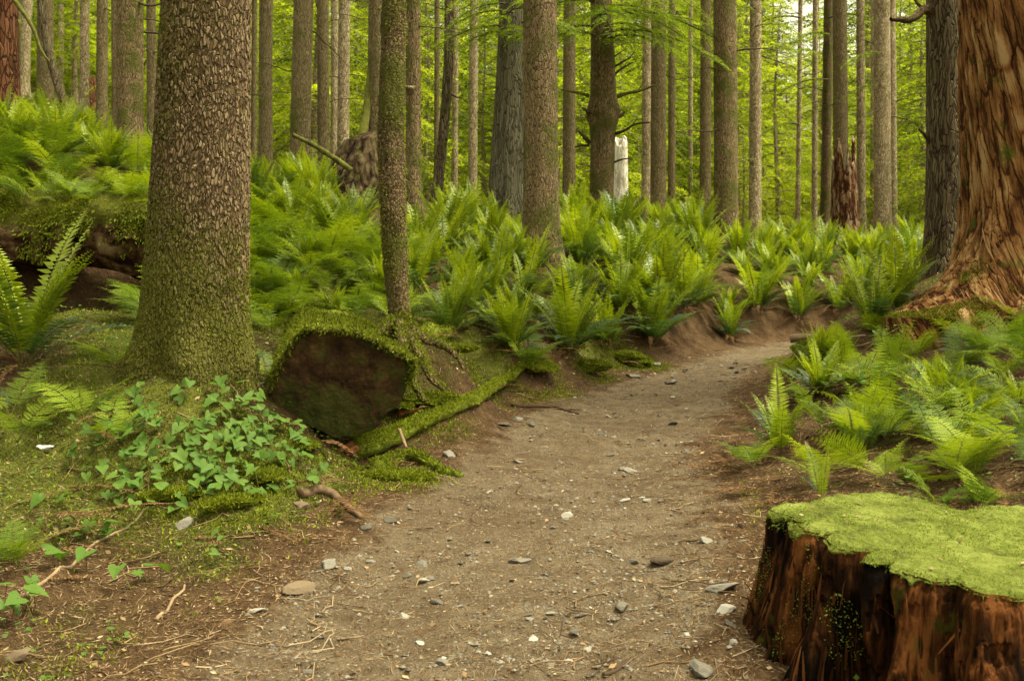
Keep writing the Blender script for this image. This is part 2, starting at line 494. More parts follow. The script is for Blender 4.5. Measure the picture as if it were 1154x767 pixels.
M['stump_strip'] = mat_sliver('stump_strips', [(0.15, (0.008, 0.004, 0.002)), (0.5, (0.030, 0.012, 0.004)), (0.75, (0.075, 0.027, 0.008)), (0.95, (0.19, 0.075, 0.024))])
def strips(V, F, n, rg, weight, grain, L, W, lift):
    """torn fibres lying along the grain of a wooden surface"""
    p, nn = sample_quads(V, F, n, rg, weight)
    g_ = unit(grain(p, nn)); g_ = unit(g_ - nn * (g_ * nn).sum(1, keepdims=True))
    sd = np.cross(nn, g_)
    L_, W_ = rg.uniform(*L, n)[:, None], rg.uniform(*W, n)[:, None]
    g_ = unit(g_ + sd * rg.normal(0, .07, (n, 1)))
    tip = nn * (rg.random((n, 1)) ** 2 * lift)
    a, b, c = p - g_ * L_ * .5 + nn * .001, p + nn * .004, p + g_ * L_ * .5 + nn * .002 + tip
    w = sd * W_ * .5
    Vs = np.stack([a - w * .5, a + w * .5, b - w + nn * .001, b + w * .9 + nn * .003, c - w * .25, c + w * .2], 1).reshape(-1, 3)
    k = np.arange(n)[:, None] * 6
    return Vs, np.concatenate([k + [0, 1, 3, 2], k + [2, 3, 5, 4]])
def mat_gravel():
    t = NT('gravel')
    r = t.n('NewGeometry', 8)
    col = t.ramp(r, [(0.0, (0.07, 0.06, 0.045)), (0.6, (0.15, 0.132, 0.10)), (0.95, (0.21, 0.185, 0.145)), (1.0, (0.29, 0.25, 0.19))])
    t.surface(t.principled(col, 0.8, 0.3))
    return t.m
M['gravel'] = mat_gravel()

def mat_ground():
    t = NT('forest_soil')
    co = t.n('TexCoord', 3)
    path = t.n('Attribute', 2, {'attribute_name': 'path'})
    green = t.n('Attribute', 2, {'attribute_name': 'green'})
    n0, n1, n2 = t.noise(co, 0.9, 5, 0.6), t.noise(co, 7, 6, 0.7), t.noise(co, 60, 5, 0.75)
    n3 = t.noise(co, 210, 3, 0.7)
    v = t.math('ADD', t.math('MULTIPLY', n1, 0.35), t.math('ADD', t.math('MULTIPLY', n2, 0.4), t.math('MULTIPLY', n3, 0.25)))
    pc = t.ramp(v, [(0.37, (0.044, 0.031, 0.018)), (0.47, (0.128, 0.092, 0.055)), (0.55, (0.19, 0.145, 0.092)), (0.66, (0.31, 0.255, 0.175))])
    pc = t.mix(t.remap(n0, 0.4, 0.65, 0, 0.45), pc, (0.095, 0.060, 0.032))
    gc = t.vor(co, 62, 'F1', out=1)
    gm = t.math('MULTIPLY', t.remap(t.n('SeparateColor', 0, Color=gc), 0.84, 0.88), t.remap(t.vor(co, 62, 'F1'), 0.45, 0.3))
    pc = t.mix(t.math('MULTIPLY', gm, 0.75), pc, (0.24, 0.22, 0.185))
    fc = t.ramp(v, [(0.37, (0.02, 0.011, 0.006)), (0.48, (0.075, 0.043, 0.020)), (0.57, (0.14, 0.085, 0.041)), (0.68, (0.26, 0.18, 0.095))])
    mc = t.ramp(t.math('ADD', t.math('MULTIPLY', n2, 0.6), t.math('MULTIPLY', n1, 0.4)), [(0.36, (0.03, 0.03, 0.010)), (0.5, (0.09, 0.10, 0.015)), (0.66, (0.17, 0.19, 0.025))])
    gk = t.remap(t.math('ADD', green, t.math('MULTIPLY', t.math('SUBTRACT', n2, 0.5), 0.7)), 0.35, 0.65)
    col = t.mix(gk, t.mix(t.remap(t.math('ADD', path, t.math('MULTIPLY', t.math('SUBTRACT', n1, 0.5), 1.3)), 0.2, 0.8), fc, pc), mc)
    t.surface(t.principled(col, 0.93, 0.12))
    t.disp(t.math('ADD', t.math('ADD', v, t.math('MULTIPLY', gm, 0.25)), t.math('MULTIPLY', gk, 0.3)), 0.06, 0.5)
    return t.m
M['ground'] = mat_ground()

# ------------------------------------------------------------------ terrain
PATH = bez([(-.3, -6), (-.28, 0), (-.2, 3.4), (.13, 5), (.56, 7.1), (1.24, 9), (1.85, 10.2), (2.55, 11.5), (3.35, 12.8), (4.5, 13.9), (6.4, 14.5), (9.5, 15.0), (15, 17)], 240)
PATH_W = np.interp(PATH[:, 1], [0, 5, 7, 9.5, 12, 16], [1.0, 0.98, 0.88, 0.76, 0.62, 0.6])

def path_d(x, y):
    """distance outside the path's edge (negative inside)"""
    x, y = np.asarray(x, float).ravel(), np.asarray(y, float).ravel()
    out = np.full(len(x), 1e9)
    for i in range(0, len(PATH), 2):
        out = np.minimum(out, np.hypot(x - PATH[i, 0], y - PATH[i, 1]) - PATH_W[i])
    return out

CTRL = []
def cp(px, py, d): CTRL.append(P(px, py, d))
for a in [(200, 767, 3.44), (520, 767, 3.44), (840, 767, 3.5), (390, 600, 5), (610, 600, 5), (830, 600, 5), (500, 500, 7.1), (655, 500, 7.1), (815, 500, 7.1),
          (600, 450, 9), (715, 450, 9), (835, 450, 9), (725, 408, 11), (800, 406, 11.2), (860, 404, 11.4), (860, 390, 13),
          (50, 767, 3.4), (0, 650, 4.3), (100, 625, 4.7), (60, 512, 5.6), (250, 600, 4.9), (330, 578, 5.2), (325, 525, 5.7), (150, 470, 5.8), (215, 422, 6.0), (100, 402, 6.7), (20, 420, 6.5),
          (-150, 420, 6.4), (-150, 600, 4.6), (400, 520, 6.2), (400, 498, 6.9), (330, 420, 7.0), (345, 370, 8.2),
          (60, 354, 8.3), (140, 354, 8.3), (60, 350, 8.9), (140, 348, 8.9), (60, 212, 9.75), (150, 236, 9.8), (-80, 212, 9.75),
          (145, 225, 14.5), (300, 224, 18), (338, 222, 16.5), (365, 214, 17.5), (114, 172, 20), (52, 140, 22), (5, 140, 20), (490, 234, 17), (427, 205, 16), (466, 268, 13.5),
          (300, 285, 10.5), (360, 310, 9), (450, 305, 10), (520, 345, 9.8), (480, 375, 8.4), (520, 402, 8), (560, 448, 8.3), (640, 398, 9.3), (735, 391, 11), (700, 412, 10.3), (610, 288, 12.5), (560, 275, 15),
          (680, 272, 17), (815, 378, 13.6), (790, 352, 13.6), (845, 398, 12), (868, 391, 13), (825, 312, 15), (825, 290, 17), (940, 330, 15.5), (1000, 300, 18), (995, 272, 23), (955, 268, 24),
          (882, 393, 9.8), (915, 384, 9.3), (960, 377, 8.6), (1020, 377, 8.6), (1100, 377, 7.9), (1154, 378, 7.9), (1250, 378, 8.2), (1154, 420, 7), (1154, 520, 5.2), (1000, 560, 5.2), (870, 528, 6.2), (862, 445, 8.2), (930, 440, 7.6), (1010, 425, 7.6), (1068, 300, 11), (1250, 540, 4.6)]:
    cp(*a)
CTRL += [np.array(p, float) for p in [(-2, 0, 0), (2, 0, 0), (0, -4, 0), (-6, 0, .3), (6, 0, .3), (-8, 4, .9), (8, 4, .9), (1.6, 3.4, .14), (2.8, 2.6, .2), (-6, -5, .2), (6, -5, .2),
    (4.5, 13.9, .92), (6.4, 14.5, 1.05), (9.5, 15, 1.3), (15, 17, 1.6), (9, 8, 1.6), (12, 10, 1.8), (14, 24, 2.8), (16, 32, 3.4), (2, 26, 2.4), (0, 34, 3.0), (8, 36, 3.4),
    (-12, 10, 3.0), (-16, 20, 5.6), (-14, 30, 7.4), (-6, 28, 5.0), (-24, 34, 9.5), (-4, 42, 6), (24, 44, 4), (0, 62, 9), (30, 70, 10), (-30, 60, 15), (-22, 6, 4), (22, 6, 3), (-50, 30, 14), (50, 30, 5)]]
CTRL = np.array(CTRL)
def _tps_fit(X, z, lam):
    n = len(X)
    d2 = ((X[:, None] - X[None]) ** 2).sum(-1)
    K = 0.5 * d2 * np.log(d2 + 1e-12) + lam * np.eye(n)
    Pm = np.hstack([np.ones((n, 1)), X])
    A = np.zeros((n + 3, n + 3)); A[:n, :n] = K; A[:n, n:] = Pm; A[n:, :n] = Pm.T
    return np.linalg.solve(A, np.concatenate([z, np.zeros(3)]))
_sol = _tps_fit(CTRL[:, :2], CTRL[:, 2], 0.003)
def tps(x, y):
    q = np.stack([np.ravel(x), np.ravel(y)], -1).astype(float)
    q[:, 0] = np.clip(q[:, 0], -50, 50); q[:, 1] = np.clip(q[:, 1], -6, 70)
    out = np.empty(len(q))
    for i in range(0, len(q), 20000):
        d2 = ((q[i:i + 20000, None] - CTRL[None, :, :2]) ** 2).sum(-1)
        out[i:i + 20000] = (0.5 * d2 * np.log(d2 + 1e-12)) @ _sol[:-3] + _sol[-3] + q[i:i + 20000] @ _sol[-2:]
    return out
def ground_z(x, y):
    x, y = np.ravel(np.asarray(x, float)), np.ravel(np.asarray(y, float))
    z = tps(x, y)
    pd_ = path_d(x, y)
    off = smooth(0.0, 0.5, pd_)
    w = smooth(.55, -.05, pd_)
    z = z * (1 - w) + path_profile(x, y) * w
    z = z + (0.02 + 0.05 * off) * fbm(x * 1.7, y * 1.7, 0, 3, 4) + (0.006 + 0.022 * off) * fbm(x * 9, y * 9, 0, 5, 3)
    z = z - 0.05 * smooth(0.1, -0.5, pd_)
    return z
def path_profile(x, y):
    out, zz = np.full(len(x), 1e9), np.zeros(len(x))
    zp = np.interp(PATH[:, 1], [-6, 0, 3.4, 5, 7.1, 9, 11, 12.5, 13.5, 14.5, 17], [-.15, -.04, .13, .26, .40, .53, .68, .76, .80, .95, 1.5])
    for i in range(0, len(PATH), 2):
        d = np.hypot(x - PATH[i, 0], y - PATH[i, 1]) - PATH_W[i]
        k = d < out
        out[k] = d[k]; zz[k] = zp[i]
    return zz
def gz(x, y): return float(ground_z([x], [y])[0])
def G(px, py, lo=2.0, hi=70.0):
    """where the ground is seen at photo pixel (px, py)"""
    ys = np.geomspace(lo, hi, 700)
    pts = np.array([P(px, py, Y) for Y in ys])
    dz = pts[:, 2] - ground_z(pts[:, 0], pts[:, 1])
    k = np.argmax(dz < 0)
    if dz[k] >= 0: k = len(ys) - 1
    return np.array([pts[k, 0], pts[k, 1], gz(pts[k, 0], pts[k, 1])])

def axis(lo, fine_lo, fine_hi, hi, step, g):
    mid = np.arange(fine_lo, fine_hi, step)
    def grow(start, end, sgn):
        v, s, out = start, step, []
        while sgn * (end - v) > 0:
            s *= g; v += sgn * s; out.append(v)
        return out
    return np.array(sorted(grow(fine_lo, lo, -1)) + list(mid) + grow(mid[-1], hi, 1))
gx = axis(-170, -4.6, 4.8, 170, 0.038, 1.075)
gy = axis(-40, 2.6, 11.5, 240, 0.038, 1.06)
X, Yg = np.meshgrid(gx, gy)
Zg = ground_z(X, Yg)
pd = path_d(X, Yg)
wig = 0.16 * fbm(X.ravel() * 2.2, Yg.ravel() * 2.2, 0, 21, 4)
far_ = smooth(8.5, 11, Yg.ravel())
pmask = smooth(0.24, -0.30, pd + (1.6 - 1.3 * far_) * wig + .06 + .16 * far_)
green = 0.30 + 0.6 * fbm(X.ravel() * 1.1, Yg.ravel() * 1.1, 0, 33, 4)
green = green + 0.25 * smooth(-2.4, -0.8, -X.ravel()) * smooth(4.2, 5.2, Yg.ravel())
green = green * smooth(0.05, 0.45, pd + wig)
mound = np.exp(-(((X - 3.1) / 1.5) ** 2 + ((Yg - 7.9) / 1.3) ** 2)).ravel()
green = green - 0.5 * mound - 0.7 * np.exp(-(((X + 4.1) / 1.6) ** 2 + ((Yg - 8.9) / .8) ** 2)).ravel()  # moss taken out under the nurse log, painting the hollow's shade darker
nx, ny = len(gx), len(gy)
ii, jj = np.meshgrid(np.arange(ny - 1), np.arange(nx - 1), indexing='ij')
q = np.stack([ii * nx + jj, ii * nx + jj + 1, (ii + 1) * nx + jj + 1, (ii + 1) * nx + jj], -1).reshape(-1, 4)
fm = pmask[q].mean(1) > 0.5
GV = np.stack([X.ravel(), Yg.ravel(), Zg], -1)
def sub(faces, name, label):
    used, inv = np.unique(faces, return_inverse=True)
    me = make_mesh(name, GV[used], [inv.reshape(faces.shape)], [M['ground']], None, True, {'path': pmask[used], 'green': green[used]})
    return tag(link(name, me), label, None, None, 'structure')
sub(q[~fm], 'forest_floor', 'mossy forest floor covered in needle litter rising either side of the trail')
sub(q[fm], 'dirt_path', 'brown gravelly dirt trail curving away to the right between ferns')

# ------------------------------------------------------------------ tree trunks
def trunk_grid(zs, cx, cyy, rfun, ns):
    th = np.linspace(0, 2 * math.pi, ns, endpoint=False)
    T, Zz = np.meshgrid(th, zs)
    r = rfun(T, Zz)
    V = np.stack([cx[:, None] + r * np.cos(T), cyy[:, None] + r * np.sin(T), Zz], -1).reshape(-1, 3)
    n = len(zs)
    i, j = np.meshgrid(np.arange(n - 1), np.arange(ns), indexing='ij')
    a, b = i * ns + j, i * ns + (j + 1) % ns
    return V, np.stack([a, b, b + ns, a + ns], -1).reshape(-1, 4)

def branch_tube(mb, base, d, L, r0, sag=0.1, seed=0, m=0, ns=6, forks=0):
    rg = np.random.default_rng(seed)
    d = unit(d)
    s = np.linspace(0, 1, 9)[:, None]
    pts = base + d * L * s + np.array([0, 0, -1]) * sag * L * s ** 2 + np.cumsum(rg.normal(0, 0.018 * L, (9, 3)), 0) * (s > 0)
    add_tube(mb, pts, r0 * (1 - 0.8 * s[:, 0]), ns, 0.25, seed, m)
    for k in range(forks):
        i = rg.integers(2, 7)
        dd = unit(d + rg.normal(0, 0.55, 3))
        branch_tube(mb, pts[i], dd, L * rg.uniform(0.25, 0.5), r0 * 0.45, sag, seed * 7 + k + 1, m, 5)

def conifer(name, label, group, base, top_dx, w_px, depth, bark, H=24.0, flare=0.35, flare_h=0.35, sides=28, seed=0, stubs=3, lobes=5, cat='tree', wob=0.04, taper=0.018, bend=None):
    """tall trunk standing on the ground, with dead stubs; returns (empty, centre-line function)"""
    rg = np.random.default_rng(seed + 100)
    e = empty(name, base, label, cat, group)
    r0 = w_px * depth / F_PX / 2
    zs = np.concatenate([[-0.45, -0.25, -0.1], np.arange(0, 1.2, 0.06), np.geomspace(1.2, H, 46)])
    ztop = EYE + depth * 0.35 - base[2]
    k = top_dx / ztop
    lx = lambda z: k * np.clip(np.asarray(z, float), 0, ztop * 1.2) + (0 if bend is None else bend * np.sin(np.clip(np.asarray(z, float) / ztop, 0, 1.2) * math.pi))
    ph = rg.uniform(0, 6.28, 3)
    def rf(T, Z):
        zc = np.maximum(Z, 0)
        r = r0 * np.clip(1 + 0.5 * taper * ztop - taper * zc, 0.12, 2)
        fl = flare * np.exp(-zc / flare_h) * (1 + 0.55 * np.cos(lobes * T + ph[0]) + 0.3 * np.cos((lobes - 2) * T + ph[1]))
        r = r * (1 + np.maximum(fl, 0))
        return r * (1 + wob * fbm(np.cos(T) * 1.4 + seed, np.sin(T) * 1.4, Z * 0.8, seed, 4))
    V, F = trunk_grid(zs, lx(zs), 0.25 * lx(zs) * rg.uniform(-1, 1), rf, sides)
    link('trunk', make_mesh('trunk', V, [F], [M[bark]]), e)
    for i in range(stubs):
        mb = MB()
        z = rg.uniform(0.35, 1.05) * ztop
        a = rg.choice([rg.uniform(-0.7, 0.9), math.pi + rg.uniform(-0.9, 0.7)])
        rr = float(rf(np.array([a]), np.array([z]))[0]) * 0.9
        b = np.array([float(lx(z)) + rr * math.cos(a), rr * math.sin(a), z])
        branch_tube(mb, b, [math.cos(a), math.sin(a), rg.uniform(-0.35, 0.3)], rg.uniform(0.25, 1.1), rg.uniform(0.010, 0.02), 0.2, seed * 31 + i, 0, 5, int(rg.integers(0, 3)))
        link('dead_branch', mb.mesh('dead_branch', [M['dead_branch']]), e)
    return e, lx, rf

# px centre at base, base py (None: hidden by ferns), distance, width px, top centre px, bark, label
TREES = [
 (6, 137, 20, 30, 4, 'bark_red', 'thick reddish black trunk rising from ferns at far left edge', {'flare': .3, 'stubs': 1}),
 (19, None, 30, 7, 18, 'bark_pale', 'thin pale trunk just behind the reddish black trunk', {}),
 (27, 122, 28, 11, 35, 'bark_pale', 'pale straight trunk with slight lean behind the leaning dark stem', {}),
 (51, 138, 22, 17, 52, 'bark_brown', 'brown straight trunk crossed at its top by a leaning dark stem', {'stubs': 1}),
 (84, 146, 21.5, 9, 42, 'bark_dark', 'thin dark stem leaning hard to the left above the ferns', {'bend': -.25, 'stubs': 1}),
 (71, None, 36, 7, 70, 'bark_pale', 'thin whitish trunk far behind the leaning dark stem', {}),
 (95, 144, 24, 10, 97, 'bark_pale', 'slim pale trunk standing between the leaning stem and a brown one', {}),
 (114, 171, 20, 12, 117, 'bark_brown', 'slim brown trunk standing alone in the fern slope', {'stubs': 1}),
 (132, 186, 17.5, 11, 132, 'bark_brown', 'brown trunk hidden in part behind the flared mossy trunk', {'stubs': 1}),
 (146, 224, 14.5, 29, 148, 'bark_flaky', 'brown trunk with flared mossy roots left of the big scaly trunk', {'flare': 1.1, 'flare_h': .28, 'sides': 44, 'lobes': 5}),
 (171, 190, 19, 10, 171, 'bark_brown', 'narrow brown trunk peeking past the left side of the big scaly trunk', {}),
 (286, None, 19, 6, 288, 'bark_brown', 'very thin stem touching the right side of the big scaly trunk', {}),
 (299, 223, 18, 15, 301, 'bark_brown', 'slim brown trunk right of the big scaly trunk', {}),
 (337, 221, 16.5, 22, 344, 'bark_brown', 'brown trunk with a dark vertical scar right of the slim one', {'flare': .2}),
 (365, 214, 17.5, 13, 364, 'bark_brown', 'brown trunk standing just right of the scarred trunk', {}),
 (377, 196, 22, 8, 377, 'bark_pale', 'slim pale trunk left of the wider pale trunk', {}),
 (386, 196, 21, 13, 389, 'bark_pale', 'wider pale grey trunk near the rotten root mound', {}),
 (424, 196, 16, 21, 427, 'bark_brown', 'reddish brown trunk growing from a dark rotten root mound', {'flare': .5}),
 (466, 268, 13.5, 17, 466, 'bark_flaky', 'flaky brown trunk with a small bracket fungus behind the mossy pole', {'flare': .5}),
 (492, None, 24, 6, 493, 'bark_brown', 'very thin dark stem behind the leaning one', {}),
 (490, 233, 17, 11, 506, 'bark_dark', 'thin dark trunk leaning to the right over the ferns', {'bend': .1}),
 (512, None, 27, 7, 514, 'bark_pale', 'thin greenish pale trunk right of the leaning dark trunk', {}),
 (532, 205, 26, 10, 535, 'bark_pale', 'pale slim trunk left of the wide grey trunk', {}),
 (570, 262, 17, 36, 583, 'bark_grey', 'wide grey green fibrous trunk tapering up behind a brown trunk', {'flare': .35, 'flare_h': .6, 'sides': 40, 'taper': .045, 'stubs': 0, 'lobes': 7}),
 (610, 288, 12.5, 38, 608, 'bark_flaky', 'large flaky brown trunk with moss specks at the centre of the fern bank', {'flare': .25, 'sides': 44, 'stubs': 1}),
 (641, 246, 22, 14, 642, 'bark_brown', 'straight brown trunk between the flaky trunk and the knotted one', {}),
 (728, 245, 24, 10, 729, 'bark_pale', 'slim pale brown trunk right of the white snag', {}),
 (742, 245, 21, 17, 742, 'bark_brown', 'dark brown straight trunk right of the slim pale brown one', {'stubs': 4}),
 (757, None, 25, 8, 757, 'bark_brown', 'thin straight brown trunk in the gap right of the dark trunk', {'stubs': 3}),
 (778, None, 34, 5, 778, 'bark_pale', 'thin whitish trunk in the sunlit gap', {}),
 (795, 240, 21, 12, 795, 'bark_brown', 'slim brown trunk close beside a wider pale flecked trunk', {'stubs': 2}),
 (819, 262, 17.5, 26, 816, 'bark_flaky', 'pale flecked wide trunk rising from the fern bank beside a slim one', {'flare': .3, 'sides': 36, 'stubs': 4}),
 (851, 255, 21, 13, 851, 'bark_pale', 'tan trunk with crooked dead limbs standing alone over ferns', {'stubs': 5}),
 (899, None, 27, 5, 902, 'bark_pale', 'pole thin sapling trunk with dead twigs', {'stubs': 4}),
 (918, None, 26, 6, 918, 'bark_pale', 'thin pale trunk beside a mossy dark one', {'stubs': 2}),
 (930, None, 25, 10, 934, 'bark_mossy', 'mossy greenish trunk left of the broken red snag', {'stubs': 3}),
 (948, 268, 24, 16, 945, 'bark_brown', 'brown trunk standing directly behind the broken red snag', {'stubs': 2}),
 (971, 268, 24, 9, 968, 'bark_pale', 'thin two toned trunk right of the broken red snag', {'stubs': 3}),
 (984, None, 30, 6, 983, 'bark_pale', 'faint pale trunk behind the tan pair of trunks', {}),
 (995, 272, 23, 18, 993, 'bark_pale', 'wider tan trunk of the close pair near the big cedar', {'flare': .15}),
 (1006, 270, 24, 10, 1003, 'bark_pale', 'narrower brown trunk of the close pair near the big cedar', {}),
 (1068, 300, 11, 44, 1066, 'bark_dark', 'dark furrowed trunk standing directly behind the big red cedar', {'flare': .2, 'sides': 60, 'stubs': 0}),
]
TOBJ = {}
for i, (px, py, d, w, tx, bark, label, kw) in enumerate(TREES):
    b = P(px, py if py else 250, d)
    b[2] = gz(b[0], b[1])
    kw = dict(kw)
    kw.setdefault('stubs', 3)
    TOBJ[label] = conifer('conifer_tree', label, 'tall trunks among the ferns', b, P(tx, 0, d)[0] - b[0], w, d, bark, seed=i, **kw) + (d,)
def find(s): return next(v for k, v in TOBJ.items() if s in k)

# hero trunk
def hero():
    base = P(221, 412, 6.3); base[2] = gz(base[0], base[1]) - 0.02
    e = empty('spruce_tree', base, 'huge scaly barked trunk with mossy foot beside the cut log', 'tree', 'tall trunks among the ferns')
    zs = np.concatenate([np.arange(-0.5, 2.75, 0.0075), np.geomspace(2.75, 26, 26)])
    top = P(234.5, 0, 6.3)
    k = (top[0] - base[0]) / (top[2] - base[2])
    def rf(T, Z):
        zc = np.maximum(Z, 0)
        r = np.interp(zc, [0, .18, .36, .6, .9, 1.5, 2.4, 3, 8, 26], [.362, .338, .322, .311, .302, .284, .258, .248, .24, .08])
        r = r * (1 + 0.13 * np.exp(-zc / .16) * np.cos(5 * T + .7) + .05 * np.exp(-zc / .4) * np.cos(3 * T + 2) + 0.03 * np.cos(3 * T + 1))
        return r * (1 + 0.03 * fbm(np.cos(T) * 2, np.sin(T) * 2, Z * 1.4, 4, 4))
    V, F = trunk_grid(zs, k * zs, 0 * zs, rf, 400)
    link('trunk', make_mesh('trunk', V, [F], [M['bark_hero']]), e)
    rg = np.random.default_rng(5)
    p, n = sample_quads(V, F, 16000, rg, lambda c, nn: (np.clip(1.1 - c[:, 2], 0, 1) ** 1.2 * (c[:, 2] > 0) + 0.28 * (nn[:, 0] < -.45) * (c[:, 2] < 2.6)) * (nn[:, 1] < .4) * smooth(-.15, .3, fbm(c[:, 0] * 5, c[:, 1] * 5, c[:, 2] * 3, 9, 3)))
    d = unit(n + rg.normal(0, .6, n.shape) + [0, 0, -.3])
    Vk, Fk = kites(p, d, rg.normal(0, 1, n.shape), rg.uniform(.008, .022, len(p)), rg.uniform(.004, .008, len(p)))
    s = link('moss', make_mesh('moss', Vk, [Fk], [M['sprig']]), e)
    s['kind'] = 'stuff'
    return e
hero()

# small mossy pole growing on the log, with its roots
def pole():
    base = P(452, 366, 7.3)
    e = empty('mossy_pole_tree', base, 'slender mossy young trunk growing over the log with exposed roots', 'tree', 'tall trunks among the ferns')
    zs = np.concatenate([np.arange(-0.35, 3.0, 0.02), np.geomspace(3.0, 14, 14)])
    cxs = np.interp(zs, [-.4, 0, .3, .8, 1.4, 2.5, 14], [0.02, 0, -.03, -.055, -.065, -.035, -.03])
    rf = lambda T, Z: np.interp(Z, [-.35, 0, .1, .5, 1.2, 2.6, 14], [.13, .085, .078, .086, .094, .080, .03]) * (1 + .09 * fbm(np.cos(T) * 2, np.sin(T) * 2, Z * 5, 8, 4))
    V, F = trunk_grid(zs, cxs, 0 * zs, rf, 72)
    link('trunk', make_mesh('trunk', V, [F], [M['bark_mossy']]), e)
    rg = np.random.default_rng(12)
    p, n = sample_quads(V, F, 2600, rg, lambda c, nn: (c[:, 2] < 2.8) * smooth(-.2, .3, fbm(c[:, 0] * 9, c[:, 1] * 9, c[:, 2] * 4, 2, 3)))
    d = unit(n + rg.normal(0, .5, n.shape) + [0, 0, -.6])
    Vk, Fk = kites(p, d, rg.normal(0, 1, n.shape), rg.uniform(.012, .032, len(p)), rg.uniform(.006, .011, len(p)))
    s = link('moss', make_mesh('moss', Vk, [Fk], [M['sprig']]), e); s['kind'] = 'stuff'
    for k, (pts, r) in enumerate([
        ([(452, 352, 7.28), (462, 380, 7.15), (474, 402, 7.0), (484, 424, 6.9), (500, 440, 6.9)], .042),
        ([(455, 358, 7.25), (472, 378, 7.2), (495, 388, 7.35), (512, 398, 7.4), (522, 414, 7.4)], .038),
        ([(448, 358, 7.25), (455, 392, 6.95), (466, 430, 6.75), (478, 452, 6.7)], .036),
        ([(446, 360, 7.25), (430, 372, 7.05), (415, 384, 6.85), (405, 395, 6.6)], .03)]):
        mb = MB()
        add_tube(mb, bez([P(*q) - base for q in pts], 30), np.linspace(r, r * .35, 30), 10, .3, k)
        rt = link('root', mb.mesh('root', [M['bark_mossy']]), e)
        Vt, Ft = tube(bez([P(*q) - base for q in pts], 30), np.linspace(r, r * .35, 30), 10, .3, k)
        p, n = sample_quads(Vt, Ft, 1100, rg, lambda c, q_: smooth(-.1, .7, q_[:, 2]) + .02)
        p = p + rg.normal(0, .012, p.shape)
        L = rg.uniform(.012, .03, len(p))
        Vm, Fm = kites(p, unit(n + rg.normal(0, .7, n.shape)), rg.normal(0, 1, n.shape) + n, L, L * .42)
        ms = link('moss', make_mesh('moss', Vm, [Fm], [M['sprig']]), rt); ms['kind'] = 'stuff'
pole()

# dark root mound below the reddish brown trunk
def root_mound():
    b = P(405, 238, 15.6); b[2] = gz(b[0], b[1])
    e = empty('rotten_stump', b, 'dark rotten root mound carrying the reddish brown trunk', 'stump')
    zs = np.linspace(-.4, .85, 50)
    rf = lambda T, Z: np.interp(Z, [-.4, 0, .4, .7, .85], [.75, .62, .48, .36, .05]) * (1 + .3 * fbm(np.cos(T) * 1.5, np.sin(T) * 1.5, Z * 1.6, 14, 4) + .12 * np.cos(4 * T))
    V, F = trunk_grid(zs, .25 * np.clip(zs, 0, 1), 0 * zs, rf, 60)
    link('wood', make_mesh('wood', V, [F], [M['root_wood']]), e)
    mb = MB()
    for k, pts in enumerate([[(424, 200, 15.5), (412, 215, 15.2), (396, 232, 15.0), (385, 244, 15)], [(420, 60, 16), (414, 120, 15.9), (404, 175, 15.6), (394, 215, 15.2)]]):
        add_tube(mb, bez([P(*q) - b for q in pts], 24), np.linspace(.06, .09, 24), 10, .3, k + 40)
    link('root', mb.mesh('root', [M['green_branch']]), e)
root_mound()

# bracket fungus on the flaky trunk
def fungus():
    e, lx, rf, d = find('bracket fungus')
    b = np.array(e.location)
    p = P(458, 98, d - .12) - b
    th = np.linspace(math.pi, 2 * math.pi, 20)
    V = [[0, 0, .02]] + [[.11 * math.cos(t), .09 * math.sin(t), 0] for t in th] + [[.10 * math.cos(t), .08 * math.sin(t), -.035] for t in th] + [[0, 0, -.03]]
    F3 = [[0, i, i + 1] for i in range(1, 20)] + [[41, 20 + i + 1, 20 + i] for i in range(1, 20)]
    F4 = [[i, 20 + i, 20 + i + 1, i + 1] for i in range(1, 20)]
    link('bracket_fungus', make_mesh('bracket_fungus', np.array(V) + p, [np.array(F3), np.array(F4)], [M['bark_pale']]), e)
fungus()

